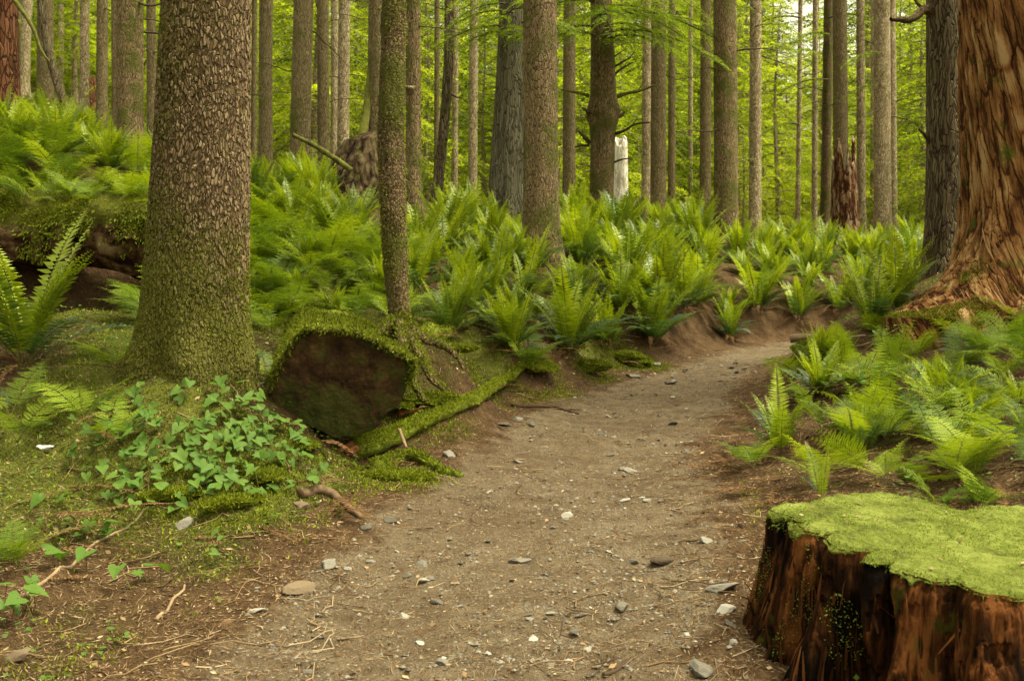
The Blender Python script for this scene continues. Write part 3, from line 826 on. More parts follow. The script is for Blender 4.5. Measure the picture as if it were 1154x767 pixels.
# knotted tree: burl, dead limbs, live boughs are added with the foliage
KD = 18.0
def knotted():
    b = P(676, 262, KD); b[2] = gz(b[0], b[1])
    e = empty('knotted_tree', b, 'knotted brown trunk with a mossy burl and bare crooked limbs', 'tree', 'tall trunks among the ferns')
    zs = np.concatenate([np.arange(-.4, 5.5, .05), np.geomspace(5.5, 22, 16)])
    zb = P(676, 128, KD)[2] - b[2]
    px2m = KD / F_PX
    def rf(T, Z):
        r = np.interp(Z, [-.4, 0, .4, zb - .5, zb - .25, zb + .05, zb + .35, zb + .9, zb + 2, 22], np.array([20, 16, 13.5, 13.5, 15, 17.5, 14.5, 13.5, 12, 5]) * px2m)
        bl = np.exp(-((Z - zb) / .22) ** 2)
        return r * (1 + bl * .28 * fbm(np.cos(T) * 3, np.sin(T) * 3, Z * 5, 61, 3) + .05 * fbm(np.cos(T) * 1.5, np.sin(T) * 1.5, Z, 62, 4))
    V, F = trunk_grid(zs, .05 * np.sin(zs * .7), 0 * zs, rf, 56)
    link('trunk', make_mesh('trunk', V, [F], [M['bark_flaky']]), e)
    limbs = [([(688, 152, KD), (702, 148, KD - .2), (716, 140, KD - .3), (732, 138, KD - .5)], .035), ([(686, 112, KD), (704, 106, KD), (722, 102, KD), (738, 96, KD)], .045),
             ([(690, 133, KD), (700, 130, KD), (704, 126, KD)], .055), ([(664, 108, KD), (648, 104, KD), (632, 101, KD)], .04), ([(688, 88, KD), (700, 78, KD), (714, 70, KD)], .028),
             ([(688, 78, KD), (698, 72, KD), (708, 66, KD), (716, 58, KD)], .022), ([(664, 160, KD), (656, 152, KD - .2), (652, 148, KD - .2)], .045), ([(665, 164, KD), (655, 164, KD), (648, 166, KD)], .025),
             ([(676, 148, KD - .3), (677, 160, KD - .4), (675, 172, KD - .35)], .03), ([(664, 128, KD), (660, 124, KD - .3), (656, 122, KD - .4)], .04), ([(676, 86, KD - .25), (672, 76, KD - .3), (668, 68, KD - .3)], .026),
             ([(689, 184, KD), (700, 180, KD - .2), (712, 178, KD - .2)], .022), ([(689, 66, KD), (698, 60, KD), (706, 55, KD)], .02)]
    for k, (pts, r) in enumerate(limbs):
        mb = MB()
        c = bez([P(*q) - b for q in pts], 18)
        add_tube(mb, c, np.linspace(r, r * .35, 18), 8, .35, k + 70)
        if k in (0, 1, 4):
            branch_tube(mb, c[10], [0.5, .1, .8], .22, r * .4, .1, k + 5)
        link('dead_branch', mb.mesh('dead_branch', [M['green_branch'] if k in (1, 3) else M['dead_branch']]), e)
    return e, b
KNOT, KNOT_B = knotted()

# broken snags
def snag(name, label, px, py_base, py_top, d, w, mat, seed, lean=0.0, jag=.5):
    b = P(px, py_base, d); b[2] = gz(b[0], b[1])
    e = empty(name, b, label, 'snag')
    H = P(px, py_top, d)[2] - b[2]
    r0 = w * d / F_PX / 2
    zs = np.concatenate([np.linspace(-.4, H, 60)])
    th = np.linspace(0, 2 * math.pi, 48, endpoint=False)
    top = H * (1 - jag * (0.5 + 0.5 * fbm(np.cos(th) * 1.8, np.sin(th) * 1.8, 3, seed, 4) * 1.6).clip(0, 1))
    Z = np.linspace(0, 1, 50)[:, None] * (top + .4)[None] - .4
    T = np.broadcast_to(th[None], Z.shape)
    r = r0 * (1.25 - .35 * np.clip(Z / H, 0, 1)) * (1 + .14 * fbm(np.cos(T) * 3, np.sin(T) * 3, Z * .5, seed + 1, 4)) * (1 + .3 * np.exp(-np.maximum(Z, 0) / .3))
    Vo = np.stack([r * np.cos(T) + lean * Z, r * np.sin(T), Z], -1).reshape(-1, 3)
    Vi = np.stack([.72 * r * np.cos(T) + lean * Z, .72 * r * np.sin(T), Z], -1).reshape(-1, 3)
    n, ns = 50, 48
    i, j = np.meshgrid(np.arange(n - 1), np.arange(ns), indexing='ij')
    a, c = i * ns + j, i * ns + (j + 1) % ns
    F = np.stack([a, c, c + ns, a + ns], -1).reshape(-1, 4)
    o = n * ns
    rim = np.stack([(n - 1) * ns + np.arange(ns), (n - 1) * ns + (np.arange(ns) + 1) % ns, o + (n - 1) * ns + (np.arange(ns) + 1) % ns, o + (n - 1) * ns + np.arange(ns)], -1)
    link('wood', make_mesh('wood', np.concatenate([Vo, Vi]), [F, F[:, ::-1] + o, rim], [M[mat]]), e)
    return e
snag('tree_snag', 'bleached white broken snag standing behind the knotted trunk', 699, 262, 152, 22, 16, 'white_wood', 3, 0, .12)
snag('tree_snag', 'low dark brown rotten snag at the foot of the white snag', 710, 262, 214, 20.5, 16, 'snag', 8, 0, .5)
snag('tree_snag', 'tall broken reddish snag with grey weathered face in front of a brown trunk', 953, 275, 138, 22.5, 25, 'snag', 5, -.035, .55)
snag('tree_snag', 'reddish rotten snag far back between pale trunks', 104, 140, 82, 27, 13, 'bark_red', 6, 0, .4)

# ------------------------------------------------------------------ big red cedar
def cedar():
    d = 8.9
    base = P(1216, 372, d); base[2] = gz(base[0], base[1]) - .08
    e = empty('cedar_tree', base, 'massive red stringy barked cedar with flared mossy base beside the mound', 'tree', 'tall trunks among the ferns')
    zs = np.concatenate([np.arange(-.6, 3.6, .016), np.geomspace(3.6, 24, 24)])
    def rf(T, Z):
        zc = np.maximum(Z, 0)
        r = np.interp(zc, [0, .2, .5, .8, 1.1, 1.5, 2.2, 3.2, 8, 24], [1.30, 1.16, 1.05, .995, .985, 1.0, 1.03, 1.05, .95, .4])
        ang = lambda c, w: np.exp(-((np.arctan2(np.sin(T - c), np.cos(T - c))) / w) ** 2)
        r = r + .85 * np.exp(-zc / .44) * ang(math.pi * 1.12, .36) + .26 * np.exp(-zc / .4) * ang(math.pi * 1.36, .20) + .2 * np.exp(-zc / .3) * ang(math.pi * 1.66, .25)
        r = r - .22 * ang(math.pi * 1.535, .11) * np.exp(-(zc / .34) ** 2) - .10 * ang(math.pi * 1.22, .07) * np.exp(-(zc / .5) ** 2)
        tw = T + .26 * Z
        r = r + .07 * fbm(np.cos(tw) * 3.2, np.sin(tw) * 3.2, Z * .5, 71, 4) + .035 * fbm(np.cos(tw) * 16, np.sin(tw) * 16, Z * 1.1, 72, 3)
        return r
    V, F = trunk_grid(zs, 0.0 * zs, 0 * zs, rf, 640)
    link('trunk', make_mesh('trunk', V, [F], [M['cedar']]), e)
    rg = np.random.default_rng(15)
    p, n = sample_quads(V, F, 11000, rg, lambda c, nn: (c[:, 2] > 0) * np.clip(.75 - c[:, 2], 0, 1) * (nn[:, 1] < .3) * smooth(.05, .3, fbm(c[:, 0] * 3, c[:, 1] * 3, c[:, 2] * 2, 6, 3)))
    Vk, Fk = kites(p, unit(n + rg.normal(0, .6, n.shape)), rg.normal(0, 1, n.shape), rg.uniform(.01, .024, len(p)), rg.uniform(.005, .01, len(p)))
    s = link('moss', make_mesh('moss', Vk, [Fk], [M['sprig']]), e); s['kind'] = 'stuff'
    gr = lambda q_, nn: np.stack([q_[:, 1] * .26, -q_[:, 0] * .26, np.ones(len(q_))], -1) * -1
    Vs, Fs = strips(V, F, 1500, rg, lambda c, nn: (c[:, 2] > -.05) * (c[:, 2] < 3.4) * (nn[:, 1] < .35) * (.12 + smooth(-.1, .35, fbm(c[:, 0] * 2.4, c[:, 1] * 2.4, c[:, 2] * 1.1, 131, 4))), gr, (.05, .26), (.005, .02), .014)
    s = link('bark_strips', make_mesh('bark_strips', Vs, [Fs], [M['cedar_strip']]), e); s['kind'] = 'stuff'
cedar()

# mossy dark limb of the furrowed trunk behind the cedar
def dark_limb():
    e, lx, rf, d = find('furrowed')
    b = np.array(e.location)
    mb = MB()
    c = bez([P(*q) - b for q in [(1058, 12, 11), (1040, 12, 10.9), (1026, 22, 10.8), (1004, 22, 10.7)]], 24)
    add_tube(mb, c, np.linspace(.075, .02, 24), 10, .5, 3)
    branch_tube(mb, c[8], [-.6, 0, .8], .4, .02, .1, 4)
    link('dead_branch', mb.mesh('dead_branch', [M['bark_mossy']]), e)
    mb = MB()
    c = bez([P(*q) - b for q in [(1050, 165, 11), (1042, 152, 10.9), (1036, 146, 10.8)]], 12)
    add_tube(mb, c, np.linspace(.03, .012, 12), 7, .4, 3)
    link('dead_branch', mb.mesh('dead_branch', [M['dead_branch']]), e)
dark_limb()

# ------------------------------------------------------------------ cut mossy log
def ring_stack(rings):
    n, ns = len(rings), len(rings[0])
    V = np.concatenate(rings)
    i, j = np.meshgrid(np.arange(n - 1), np.arange(ns), indexing='ij')
    a, b = i * ns + j, i * ns + (j + 1) % ns
    return V, np.stack([a, b, b + ns, a + ns], -1).reshape(-1, 4)

def log():
    D = 6.25
    out = [(303, 442), (313, 414), (330, 388), (350, 370), (378, 372), (402, 374), (430, 387), (452, 398), (467, 407), (463, 424), (456, 440), (448, 458), (432, 470), (420, 486), (396, 493), (374, 497), (352, 484), (332, 474), (310, 460)]
    c0 = P(385, 432, D)
    loc = np.array([P(a, b, D) - c0 for a, b in out])[:, [0, 2]]
    loc = np.vstack([loc, loc[:1]])
    tt = np.linspace(0, len(loc) - 1, 161)[:-1]
    q = .55 * np.stack([np.interp(tt, np.arange(len(loc)), loc[:, k]) for k in (0, 1)], -1) + .45 * bez(loc, 161)[:-1]
    q = q * (1 + .035 * fbm(np.linspace(0, 14, 160), 0 * tt, 0, 57, 4))[:, None]
    e = empty('mossy_log', c0, 'thick sawn log end with dark face and mossy top beside the huge scaly trunk', 'log')
    ax = np.array([-.22, 1.0, .035])
    rings = []
    th = np.arctan2(q[:, 1], q[:, 0])
    for k, s in enumerate(np.linspace(0, 2.3, 70)):
        r = 1 + .05 * fbm(np.cos(th) * 2, np.sin(th) * 2, s * 1.5, 51, 4) * smooth(0, .2, s) + .05 * s
        lean = -.30 * (q[:, 1] - .05) * max(0, 1 - s / 1.0)      # the top of the cut overhangs
        rings.append(np.stack([q[:, 0] * r + ax[0] * s, ax[1] * s + lean, q[:, 1] * r + ax[2] * s], -1))
    V, F = ring_stack(rings)
    link('bark', make_mesh('bark', V, [F], [M['moss']]), e)
    cr = []
    for f in np.linspace(1, 0.012, 60):
        x, z = q[:, 0] * f, q[:, 1] * f
        y = -.30 * (z - .05) + .022 * fbm(x * 14, z * 9, 0, 55, 5) + .03 * (1 - f) * fbm(x * 4, z * 4, 1, 56, 3)
        cr.append(np.stack([x, y - .002 * (f < 1), z], -1))
    Vc, Fc = ring_stack(cr)
    t = NT('log_end')
    co = t.obj(rnd=False)
    n1 = t.noise(co, 6, 5, .65); n2 = t.noise(t.n('Mapping', Vector=co, Scale=(34, 34, 44)), 1.0, 6, .7)
    col = t.ramp(t.math('ADD', t.math('MULTIPLY', n1, .7), t.math('MULTIPLY', n2, .3)), [(.38, (.014, .007, .004)), (.52, (.058, .030, .013)), (.66, (.15, .082, .034))])
    col = t.mix(t.math('MULTIPLY', t.remap(t.noise(co, 3.4, 6, .7), .45, .62), .7), col, t.mix(n2, (.02, .036, .006), (.065, .10, .014)))
    t.surface(t.principled(col, .85, .15)); t.disp(n2, .02)
    link('cut_face', make_mesh('cut_face', Vc, [Fc], [t.m]), e)
    rg = np.random.default_rng(31)
    p, n = sample_quads(V, F, 26000, rg, lambda c, nn: smooth(-.05, .4, nn[:, 2]) * np.clip(1.5 - .5 * c[:, 1], .2, 2) * (smooth(-.35, .2, fbm(c[:, 0] * 5, c[:, 1] * 5, c[:, 2] * 5, 3, 3)) + .05))
    d = unit(n + rg.normal(0, .65, n.shape) + [0, -.15, .1])
    L = rg.uniform(.014, .036, len(p))
    Vk, Fk = kites(p - .003 * n, d, rg.normal(0, 1, n.shape) + n, L, L * .42)
    # fringe hanging over the cut edge
    top = V[:160][q[:, 1] > .02 * 0 - .02]
    pp = top[rg.integers(0, len(top), 1800)] + rg.normal(0, .012, (1800, 3)) + [0, -.01, .005]
    Vf, Ff = kites(pp, unit(rg.normal(0, .5, (1800, 3)) + [0, -.55, -.25]), rg.normal(0, 1, (1800, 3)), rg.uniform(.014, .04, 1800), .012)
    s = link('moss', make_mesh('moss', np.concatenate([Vk, Vf]), [Fk, Ff + len(Vk)], [M['sprig']]), e); s['kind'] = 'stuff'
    # bark edge lip around the cut
    mb = MB()
    rim = np.vstack([rings[0], rings[0][:1]])
    sel = rim[:74]
    add_tube(mb, sel + [0, -.006, 0], .010, 8, .5, 4)
    link('bark_rim', mb.mesh('bark_rim', [M['twig']]), e)
log()

# pieces at the foot of the log
def simple_branch(name, label, pts, r0, r1, mat, ns=10, rough=.25, seed=0, cat='branch', n=40, group=None, mossn=0, broken=None, forks=0):
    pw = np.array([P(*q) if len(q) == 3 else G(*q) + np.array([0, 0, r0 * .6]) for q in pts])
    base = pw[0].copy()
    c = bez(pw - base, n)
    if len(pts[0]) == 2 and mossn > 5000:
        c[:, 2] = np.maximum(c[:, 2], ground_z(c[:, 0] + base[0], c[:, 1] + base[1]) - base[2] + np.linspace(r0, r1, n) * .4)
    elif len(pts[0]) == 2:
        c[:, 2] = ground_z(c[:, 0] + base[0], c[:, 1] + base[1]) - base[2] + np.linspace(r0, r1, n) * .55
    if mossn or broken:
        e = empty(name, base, label, cat, group)
        mb = MB(); add_tube(mb, c, np.linspace(r0, r1, n), ns, rough, seed, 0, 0, True)
        V, F = tube(c, np.linspace(r0, r1, n), ns, rough, seed)
        link('wood', mb.mesh('wood', [M[mat]]), e)
        rg = np.random.default_rng(seed + 9)
        if mossn:
            p, nn = sample_quads(V, F, mossn, rg, lambda cc, k: smooth(-.1, .6, k[:, 2]))
            L = rg.uniform(.012, .032, len(p))
            Vk, Fk = kites(p, unit(nn + rg.normal(0, .6, nn.shape)), rg.normal(0, 1, nn.shape) + nn, L, L * .42)
            s = link('moss', make_mesh('moss', Vk, [Fk], [M['sprig']]), e); s['kind'] = 'stuff'
        if broken:
            mb = MB()
            d0 = unit(c[0] - c[3])
            for k in range(9):
                o = rg.normal(0, r0 * .4, 3)
                add_tube(mb, np.array([c[1] + o, c[0] + o + d0 * rg.uniform(.0, .07), c[0] + o * .9 + d0 * rg.uniform(.08, .13)]), [r0 * .42, r0 * .36, .003], 6, .2, k)
            link('broken_end', mb.mesh('broken_end', [M['orange_wood']]), e)
        return e
    mb = MB(); add_tube(mb, c, np.linspace(r0, r1, n), ns, rough, seed, 0, 0, True)
    for k in range(forks):
        i = 8 + (k * 11) % (n - 12)
        branch_tube(mb, c[i], unit(c[i + 2] - c[i]) + np.array([.3, (-1) ** k * .6, .15]), .16, r0 * .5, .1, seed + k)
    o = link(name, mb.mesh(name, [M[mat]]), None, base)
    return tag(o, label, cat, group)

simple_branch('fallen_branch', 'long moss covered fallen branch with splintered orange end below the log', [(398, 514), (450, 496), (500, 470), (535, 458), (572, 437), (622, 418)], .075, .036, 'moss', 14, .45, 2, mossn=7000, broken=True)
simple_branch('root', 'mossy root hump curving out beside the splintered branch', [(425, 534), (445, 522), (470, 518), (492, 528), (520, 538)], .06, .018, 'moss', 12, .25, 4, cat='root', mossn=2200)
simple_branch('root', 'pale grey brown root arching over soil at the trail edge', [(338, 560), (356, 556), (376, 562), (394, 574), (408, 586)], .034, .016, 'twig', 12, .2, 6, cat='root')
simple_branch('driftwood_stick', 'bare grey forked stick lying on the left edge of the trail', [(577, 458), (600, 460), (626, 460), (652, 468)], .022, .010, 'twig', 9, .35, 7, cat='stick', forks=3)
simple_branch('rotten_plank', 'short reddish wood chunk leaning against the log foot', [(448, 470), (460, 466), (472, 470)], .03, .02, 'orange_wood', 7, .4, 8, cat='wood chunk')
simple_branch('wood_splinter', 'thin upright brown splinter in front of the mossy branch', [(450, 484, 6.3), (454, 494, 6.2), (458, 504, 6.1)], .014, .009, 'twig', 6, .4, 9, cat='wood chunk')
simple_branch('dead_stump_root', 'grey decaying root lying behind the mossy pole', [(478, 388), (505, 380), (524, 368), (535, 362)], .07, .05, 'moss', 12, .3, 10, cat='root', mossn=1200)
simple_branch('fallen_branch', 'grey weathered branch end poking out left of the flaky trunk', [(545, 290), (566, 296), (580, 300)], .07, .055, 'dead_branch', 10, .3, 11)
simple_branch('fallen_branch', 'yellow green mossy stick leaning across trunks on the slope', [(330, 152, 14), (352, 163, 14), (376, 178, 14), (396, 192, 14)], .03, .045, 'green_branch', 9, .3, 12)
simple_branch('fallen_branch', 'dark mossy bough arching down from the top left corner', [(2, -18, 11), (20, 6, 11), (36, 30, 11), (46, 56, 11), (56, 70, 11)], .03, .012, 'green_branch', 9, .4, 13)
simple_branch('fallen_branch', 'mossy pole lying through ferns on the left slope', [(-40, 196, 12.2), (10, 212, 12), (50, 225, 11.8), (84, 234, 11.6), (118, 238, 11.6)], .10, .06, 'moss', 12, .3, 14, mossn=2500)
simple_branch('twig_stick', 'long thin grey stick angling over moss at lower left', [(8, 682), (60, 648), (110, 612), (168, 572)], .010, .006, 'twig', 7, .3, 15, cat='stick')
simple_branch('twig_stick', 'bent dark twig beside yellow leaf at lower left', [(176, 700), (192, 684), (205, 668), (208, 660)], .008, .005, 'twig', 7, .3, 16, cat='stick')
simple_branch('twig_stick', 'straight tan stick in the middle of the trail front edge', [(680, 768), (694, 758), (708, 746), (722, 738)], .009, .006, 'twig', 7, .2, 17, cat='stick')
simple_branch('twig_stick', 'thin stick lying level across the trail left of the tan one', [(384, 724), (400, 720), (410, 718)], .005, .003, 'twig', 6, .2, 18, cat='stick')
simple_branch('bark_piece', 'flat chunk of brown bark on the top of the right mound', [(891, 382, 9.5), (903, 380, 9.45), (917, 380, 9.4)], .04, .03, 'twig', 8, .45, 19, cat='bark piece')
simple_branch('fallen_branch', 'pale thin stick between wood ferns at right edge', [(1095, 455), (1120, 458), (1150, 460)], .014, .010, 'white_wood', 7, .2, 20)
simple_branch('fallen_branch', 'brown half buried branch sloping down the right mound', [(985, 430), (1020, 405), (1048, 385)], .035, .03, 'twig', 9, .3, 22)

# old nurse log with the dark hollow below it, at left
def nurse_log():
    pts = [P(-260, 258, 9.3), P(-100, 258, 9.1), P(20, 262, 8.95), P(110, 264, 8.85), P(200, 268, 8.8), P(262, 278, 8.9)]
    base = pts[2].copy()
    e = empty('nurse_log', base, 'huge decaying log draped in moss above a dark hollow at left', 'log')
    c = bez(np.array(pts) - base, 130)
    rad = .39 + .05 * np.sin(np.linspace(0, 9, 130))
    rad[-7:] *= np.array([.98, .95, .9, .8, .62, .35, .02])
    V, F = tube(c, rad, 72, .22, 33)
    V = V + (.15 * fbm(V[:, 0] * 2.6, V[:, 1] * 2.6, V[:, 2] * 2.6, 12, 5))[:, None] * unit(V - np.repeat(c, 72, 0))
    t = mat_fibre('nurse_wood', [(.012, .006, .004), (.045, .022, .011), (.09, .05, .025), (.18, .13, .07)], 14, 14, 0, .15, .06, .04, False, 3, crack=0.0)
    link('wood', make_mesh('wood', V, [F], [t]), e)
    rg = np.random.default_rng(44)
    p, n = sample_quads(V, F, 30000, rg, lambda cc, k: smooth(-.5, .7, k[:, 2]) * (smooth(-.2, .3, fbm(cc[:, 0] * 3, cc[:, 1] * 3, cc[:, 2] * 3, 5, 3)) + .06) * (k[:, 1] < .5))
    L = rg.uniform(.012, .034, len(p)) * np.where(n[:, 2] < .2, 1.5, 1)
    Vk, Fk = kites(p, unit(n + rg.normal(0, .6, n.shape) + np.where(n[:, 2:3] < .2, [[0, -.1, -1.2]], [[0, -.1, -.15]])), rg.normal(0, 1, n.shape) + n, L, L * .42)
    s = link('moss', make_mesh('moss', Vk, [Fk], [M['sprig']]), e); s['kind'] = 'stuff'
    return [c[i] + base for i in range(30, 108, 4)]
NURSE = nurse_log()

# ------------------------------------------------------------------ front stump
def stump():
    ctr = np.array([1.82, 3.62])
    zb = gz(*ctr)
    base = np.array([*ctr, 0.0])
    e = empty('tree_stump', base, 'rotting red brown stump with bright mossy flat top at trail edge', 'stump')
    ns = 900
    th = np.linspace(0, 2 * math.pi, ns, endpoint=False)
    ad = lambda c: np.arctan2(np.sin(th - R(c)), np.cos(th - R(c)))
    topz = .585 + .05 * np.cos(th - R(150)) + .02 * fbm(np.cos(th) * 2, np.sin(th) * 2, 0, 3, 3)
    topz = topz - .025 * np.exp(-(ad(205) / .10) ** 2) - .05 * np.exp(-(ad(80) / .25) ** 2)
    rings = []
    nz = 190
    for k in range(nz):
        f = k / (nz - 1)
        z = -.15 + (topz + .15) * f
        r = (.77 + .32 * (1 - f) ** 1.6) * (1 - .20 * np.clip(np.sin(th), 0, 1) * smooth(1.0, .2, np.abs(ad(90)) / 1.57 ) - .03 * np.clip(-np.sin(th), 0, 1)) + .05 * fbm(np.cos(th) * 2.5, np.sin(th) * 2.5, z * .4, 81, 4)
        r = r + .035 * np.cos(3 * th + .5) + .10 * np.exp(-(ad(163) / .16) ** 2) * (.4 + .6 * f)
        r = r + .024 * fbm(np.cos(th) * 8, np.sin(th) * 8, z * 1.1, 82, 5) + .010 * fbm(np.cos(th) * 40, np.sin(th) * 40, z * 2.0, 83, 3)
        lo = smooth(0.0, .5, 1 - f)
        for c, w, dp in ((207, .05, .24), (192, .03, .13), (218, .03, .11), (234, .05, .09), (181, .02, .08), (252, .03, .035), (291, .04, .05)):
            wob = .03 * np.sin(z * 9 + c)
            r = r - dp * np.exp(-((np.arctan2(np.sin(th - R(c) - wob), np.cos(th - R(c) - wob))) / (w * (1 + .8 * lo))) ** 2) * (.55 + .6 * lo)
        r = r - .012 * (fbm(th * 25, z * 12, 3, 84, 3) > .25)
        r = r - .02 * smooth(.93, 1.0, f)
        rings.append(np.stack([r * np.cos(th), r * np.sin(th), z], -1))
    V, F = ring_stack(rings)
    link('wood', make_mesh('wood', V, [F], [M['stump']]), e)
    cap, top = [], rings[-1]
    drip = .012 + .06 * smooth(-.05, .5, fbm(np.cos(th) * 5, np.sin(th) * 5, 0, 99, 4)) + .05 * np.exp(-(ad(300) / .3) ** 2)
    for q_, o_ in ((1.0, -.004), (.55, .010)):
        zz = top[:, 2] - drip * q_
        ri = np.clip(((zz + .15) / (topz + .15) * (nz - 1)).astype(int), 0, nz - 1)
        rr = np.array([np.hypot(*rings[a_][b_, :2]) for b_, a_ in enumerate(ri)]) + o_
        cap.append(np.stack([rr * np.cos(th), rr * np.sin(th), zz], -1))
    for k, f in enumerate(np.linspace(1.0, .004, 70)):
        x, y = top[:, 0] * f, top[:, 1] * f
        zc = top[:, 2] * f ** .7 + (1 - f ** .7) * (.585 - .06 * x)
        up = .004 + .008 * smooth(1, .96, f) + .034 * fbm(x * 4, y * 4, 0, 91, 5) * smooth(1, .8, f) + .008 * fbm(x * 28, y * 28, 0, 92, 3)
        crack = -.02 * np.exp(-((y - .08 - .12 * x + .05 * fbm(x * 5, y * 2, 0, 93, 3)) / .018) ** 2) * (fbm(x * 3, y * 3, 2, 94, 2) > -.1)
        cap.append(np.stack([x * (1.006 if k == 0 else 1), y * (1.006 if k == 0 else 1), zc + up + crack - (.012 if k == 0 else 0)], -1))
    Vc, Fc = ring_stack(cap)
    link('moss_cap', make_mesh('moss_cap', Vc, [Fc], [M['moss_bright']]), e)
    rg = np.random.default_rng(77)
    p, n = sample_quads(Vc, Fc, 16000, rg, lambda c, k: smooth(-.2, .25, fbm(c[:, 0] * 6, c[:, 1] * 6, 0, 95, 4)) + .12)
    n = n * np.sign(n[:, 2:3])
    L = rg.uniform(.003, .009, len(p))
    V1, F1 = kites(p, unit(n + rg.normal(0, .5, n.shape)), rg.normal(0, 1, n.shape) + n, L, L * .5)
    p, n = sample_quads(V, F, 9000, rg, lambda c, k: (c[:, 1] < .5) * (.9 * smooth(.30, .58, c[:, 2]) * smooth(-.12, .25, c[:, 0]) * smooth(-.05, .25, fbm(c[:, 0] * 6 + 4, c[:, 1] * 6, c[:, 2] * 4, 96, 4)) + .5 * smooth(.565, .60, c[:, 2]) * smooth(.0, .25, fbm(c[:, 0] * 8, c[:, 1] * 8, 0, 97, 3)) + .25 * smooth(.30, .42, fbm(c[:, 0] * 6, c[:, 1] * 6, c[:, 2] * 3, 98, 4))))
    L = rg.uniform(.004, .012, len(p))
    V2, F2 = kites(p, unit(n + rg.normal(0, .6, n.shape) + [0, 0, -.2]), rg.normal(0, 1, n.shape) + n, L, L * .5)
    p, n = sample_quads(Vc, Fc[:4 * ns], 3500, rg, lambda c, k: (c[:, 1] < .4) + .05)
    n = n * np.sign((n * np.stack([p[:, 0], p[:, 1], .3 + 0 * p[:, 0]], -1)).sum(1, keepdims=True))
    L = rg.uniform(.005, .013, len(p))
    Vr, Fr_ = kites(p - .002 * n, unit(n + rg.normal(0, .6, n.shape) + [0, 0, -.35]), rg.normal(0, 1, n.shape) + n, L, L * .5)
    V2, F2 = np.concatenate([V2, Vr]), np.concatenate([F2, Fr_ + len(V2)])
    s = link('moss', make_mesh('moss', np.concatenate([V1, V2]), [F1, F2 + len(V1)], [M['sprig_bright']]), e); s['kind'] = 'stuff'
    Vs, Fs = strips(V, F, 1100, rg, lambda c, nn: (c[:, 2] < .46) * (c[:, 1] < .35), lambda q_, nn: np.tile([[0, 0, 1.0]], (len(q_), 1)) - .25 * nn, (.04, .20), (.004, .016), .008)
    s = link('wood_fibres', make_mesh('wood_fibres', Vs, [Fs], [M['stump_strip']]), e); s['kind'] = 'stuff'
    # needles and bits lying on the moss
    p, n = sample_quads(Vc, Fc, 420, rg)
    a = rg.uniform(0, 6.28, len(p)); L = rg.uniform(.008, .035, len(p))
    V3, F3 = kites(p + [0, 0, .006], np.stack([np.cos(a), np.sin(a), rg.normal(0, .1, len(p))], -1), np.array([0, 0, 1.0]) + rg.normal(0, .3, p.shape), L, np.where(rg.random(len(p)) < .2, L * .5, .0022), .5)
    s = link('needle_litter', make_mesh('needle_litter', V3, [F3], [M['litter']], None, False), e); s['kind'] = 'stuff'
    # loose wood splinters standing off the broken face
    for k in range(26):
        t_ = R(rg.uniform(170, 300)); z0 = rg.uniform(.12, .5)
        ring = rings[int((z0 + .15) / .75 * (nz - 1))]
        v0 = ring[int((t_ % (2 * math.pi)) / (2 * math.pi) * ns) % ns]
        h_ = rg.uniform(.04, .15)
        o_ = np.array([math.cos(t_), math.sin(t_), 0])
        mb = MB(); add_tube(mb, np.array([v0 - .004 * o_, v0 + o_ * .006 + [0, 0, h_ * .5], v0 + o_ * rg.uniform(.004, .02) + [0, 0, h_]]), [.005, .006, .001], 5, .3, k)
        link('splinter', mb.mesh('splinter', [M['stump']]), e)
stump()

# ------------------------------------------------------------------ conifer foliage
def spray(mb, P0, azim, L, up, droop, rg, sp=0.10, leaf=0.075, wood=True, tint=0.5, fine=1.0, mi=0, wi=1):
    """one flat drooping bough with side twigs carrying needle blades"""
    d = np.array([math.cos(azim), math.sin(azim), 0])
    side = np.array([-d[1], d[0], 0])
    ax = lambda s: P0 + d * L * s + np.array([0, 0, 1.0]) * (up * L * s - droop * L * s * s)
    ss = np.arange(0.12, 1.0, sp / L)
    if wood:
        pts = np.array([ax(s) for s in np.linspace(0, 1, 7)])
        add_tube(mb, pts, np.linspace(.008 + .008 * L, .003, 7), 4, 0, 0, wi)
    B, D, N, LL = [], [], [], []
    for s in ss:
        for sg in (-1, 1):
            tl = L * .46 * (1 - s) ** .75 * (0.35 + 0.65 * min(1, s / .3)) * rg.uniform(.6, 1.15) + .05
            a = rg.uniform(.75, 1.1)
            td = unit(d * math.cos(a) + side * sg * math.sin(a) + np.array([0, 0, rg.uniform(-.35, .05)]))
            t = np.arange(.02, tl, leaf * .55 * fine)
            if len(t) == 0: continue
            p = ax(s)[None] + td[None] * t[:, None] + np.array([0, 0, -1.0]) * (t ** 2 * rg.uniform(.2, .7) / max(tl, .1))[:, None]
            nrm = unit(np.array([0, 0, 1.0]) + rg.normal(0, .35, 3))
            sd = np.cross(nrm, td)
            for q in (-1, 1):
                B.append(p); D.append(td[None] * .75 + sd[None] * q * .75 + rg.normal(0, .18, (len(t), 3))); N.append(np.repeat(nrm[None], len(t), 0))
                LL.append(leaf * (1 - .5 * t / tl) * rg.uniform(.7, 1.2, len(t)))
    B, D, N, LL = np.concatenate(B), np.concatenate(D), np.concatenate(N), np.concatenate(LL)
    V, F = kites(B, D, N + rg.normal(0, .25, N.shape), LL, LL * .42, .5)
    mb.add(V, F, mi, tint)

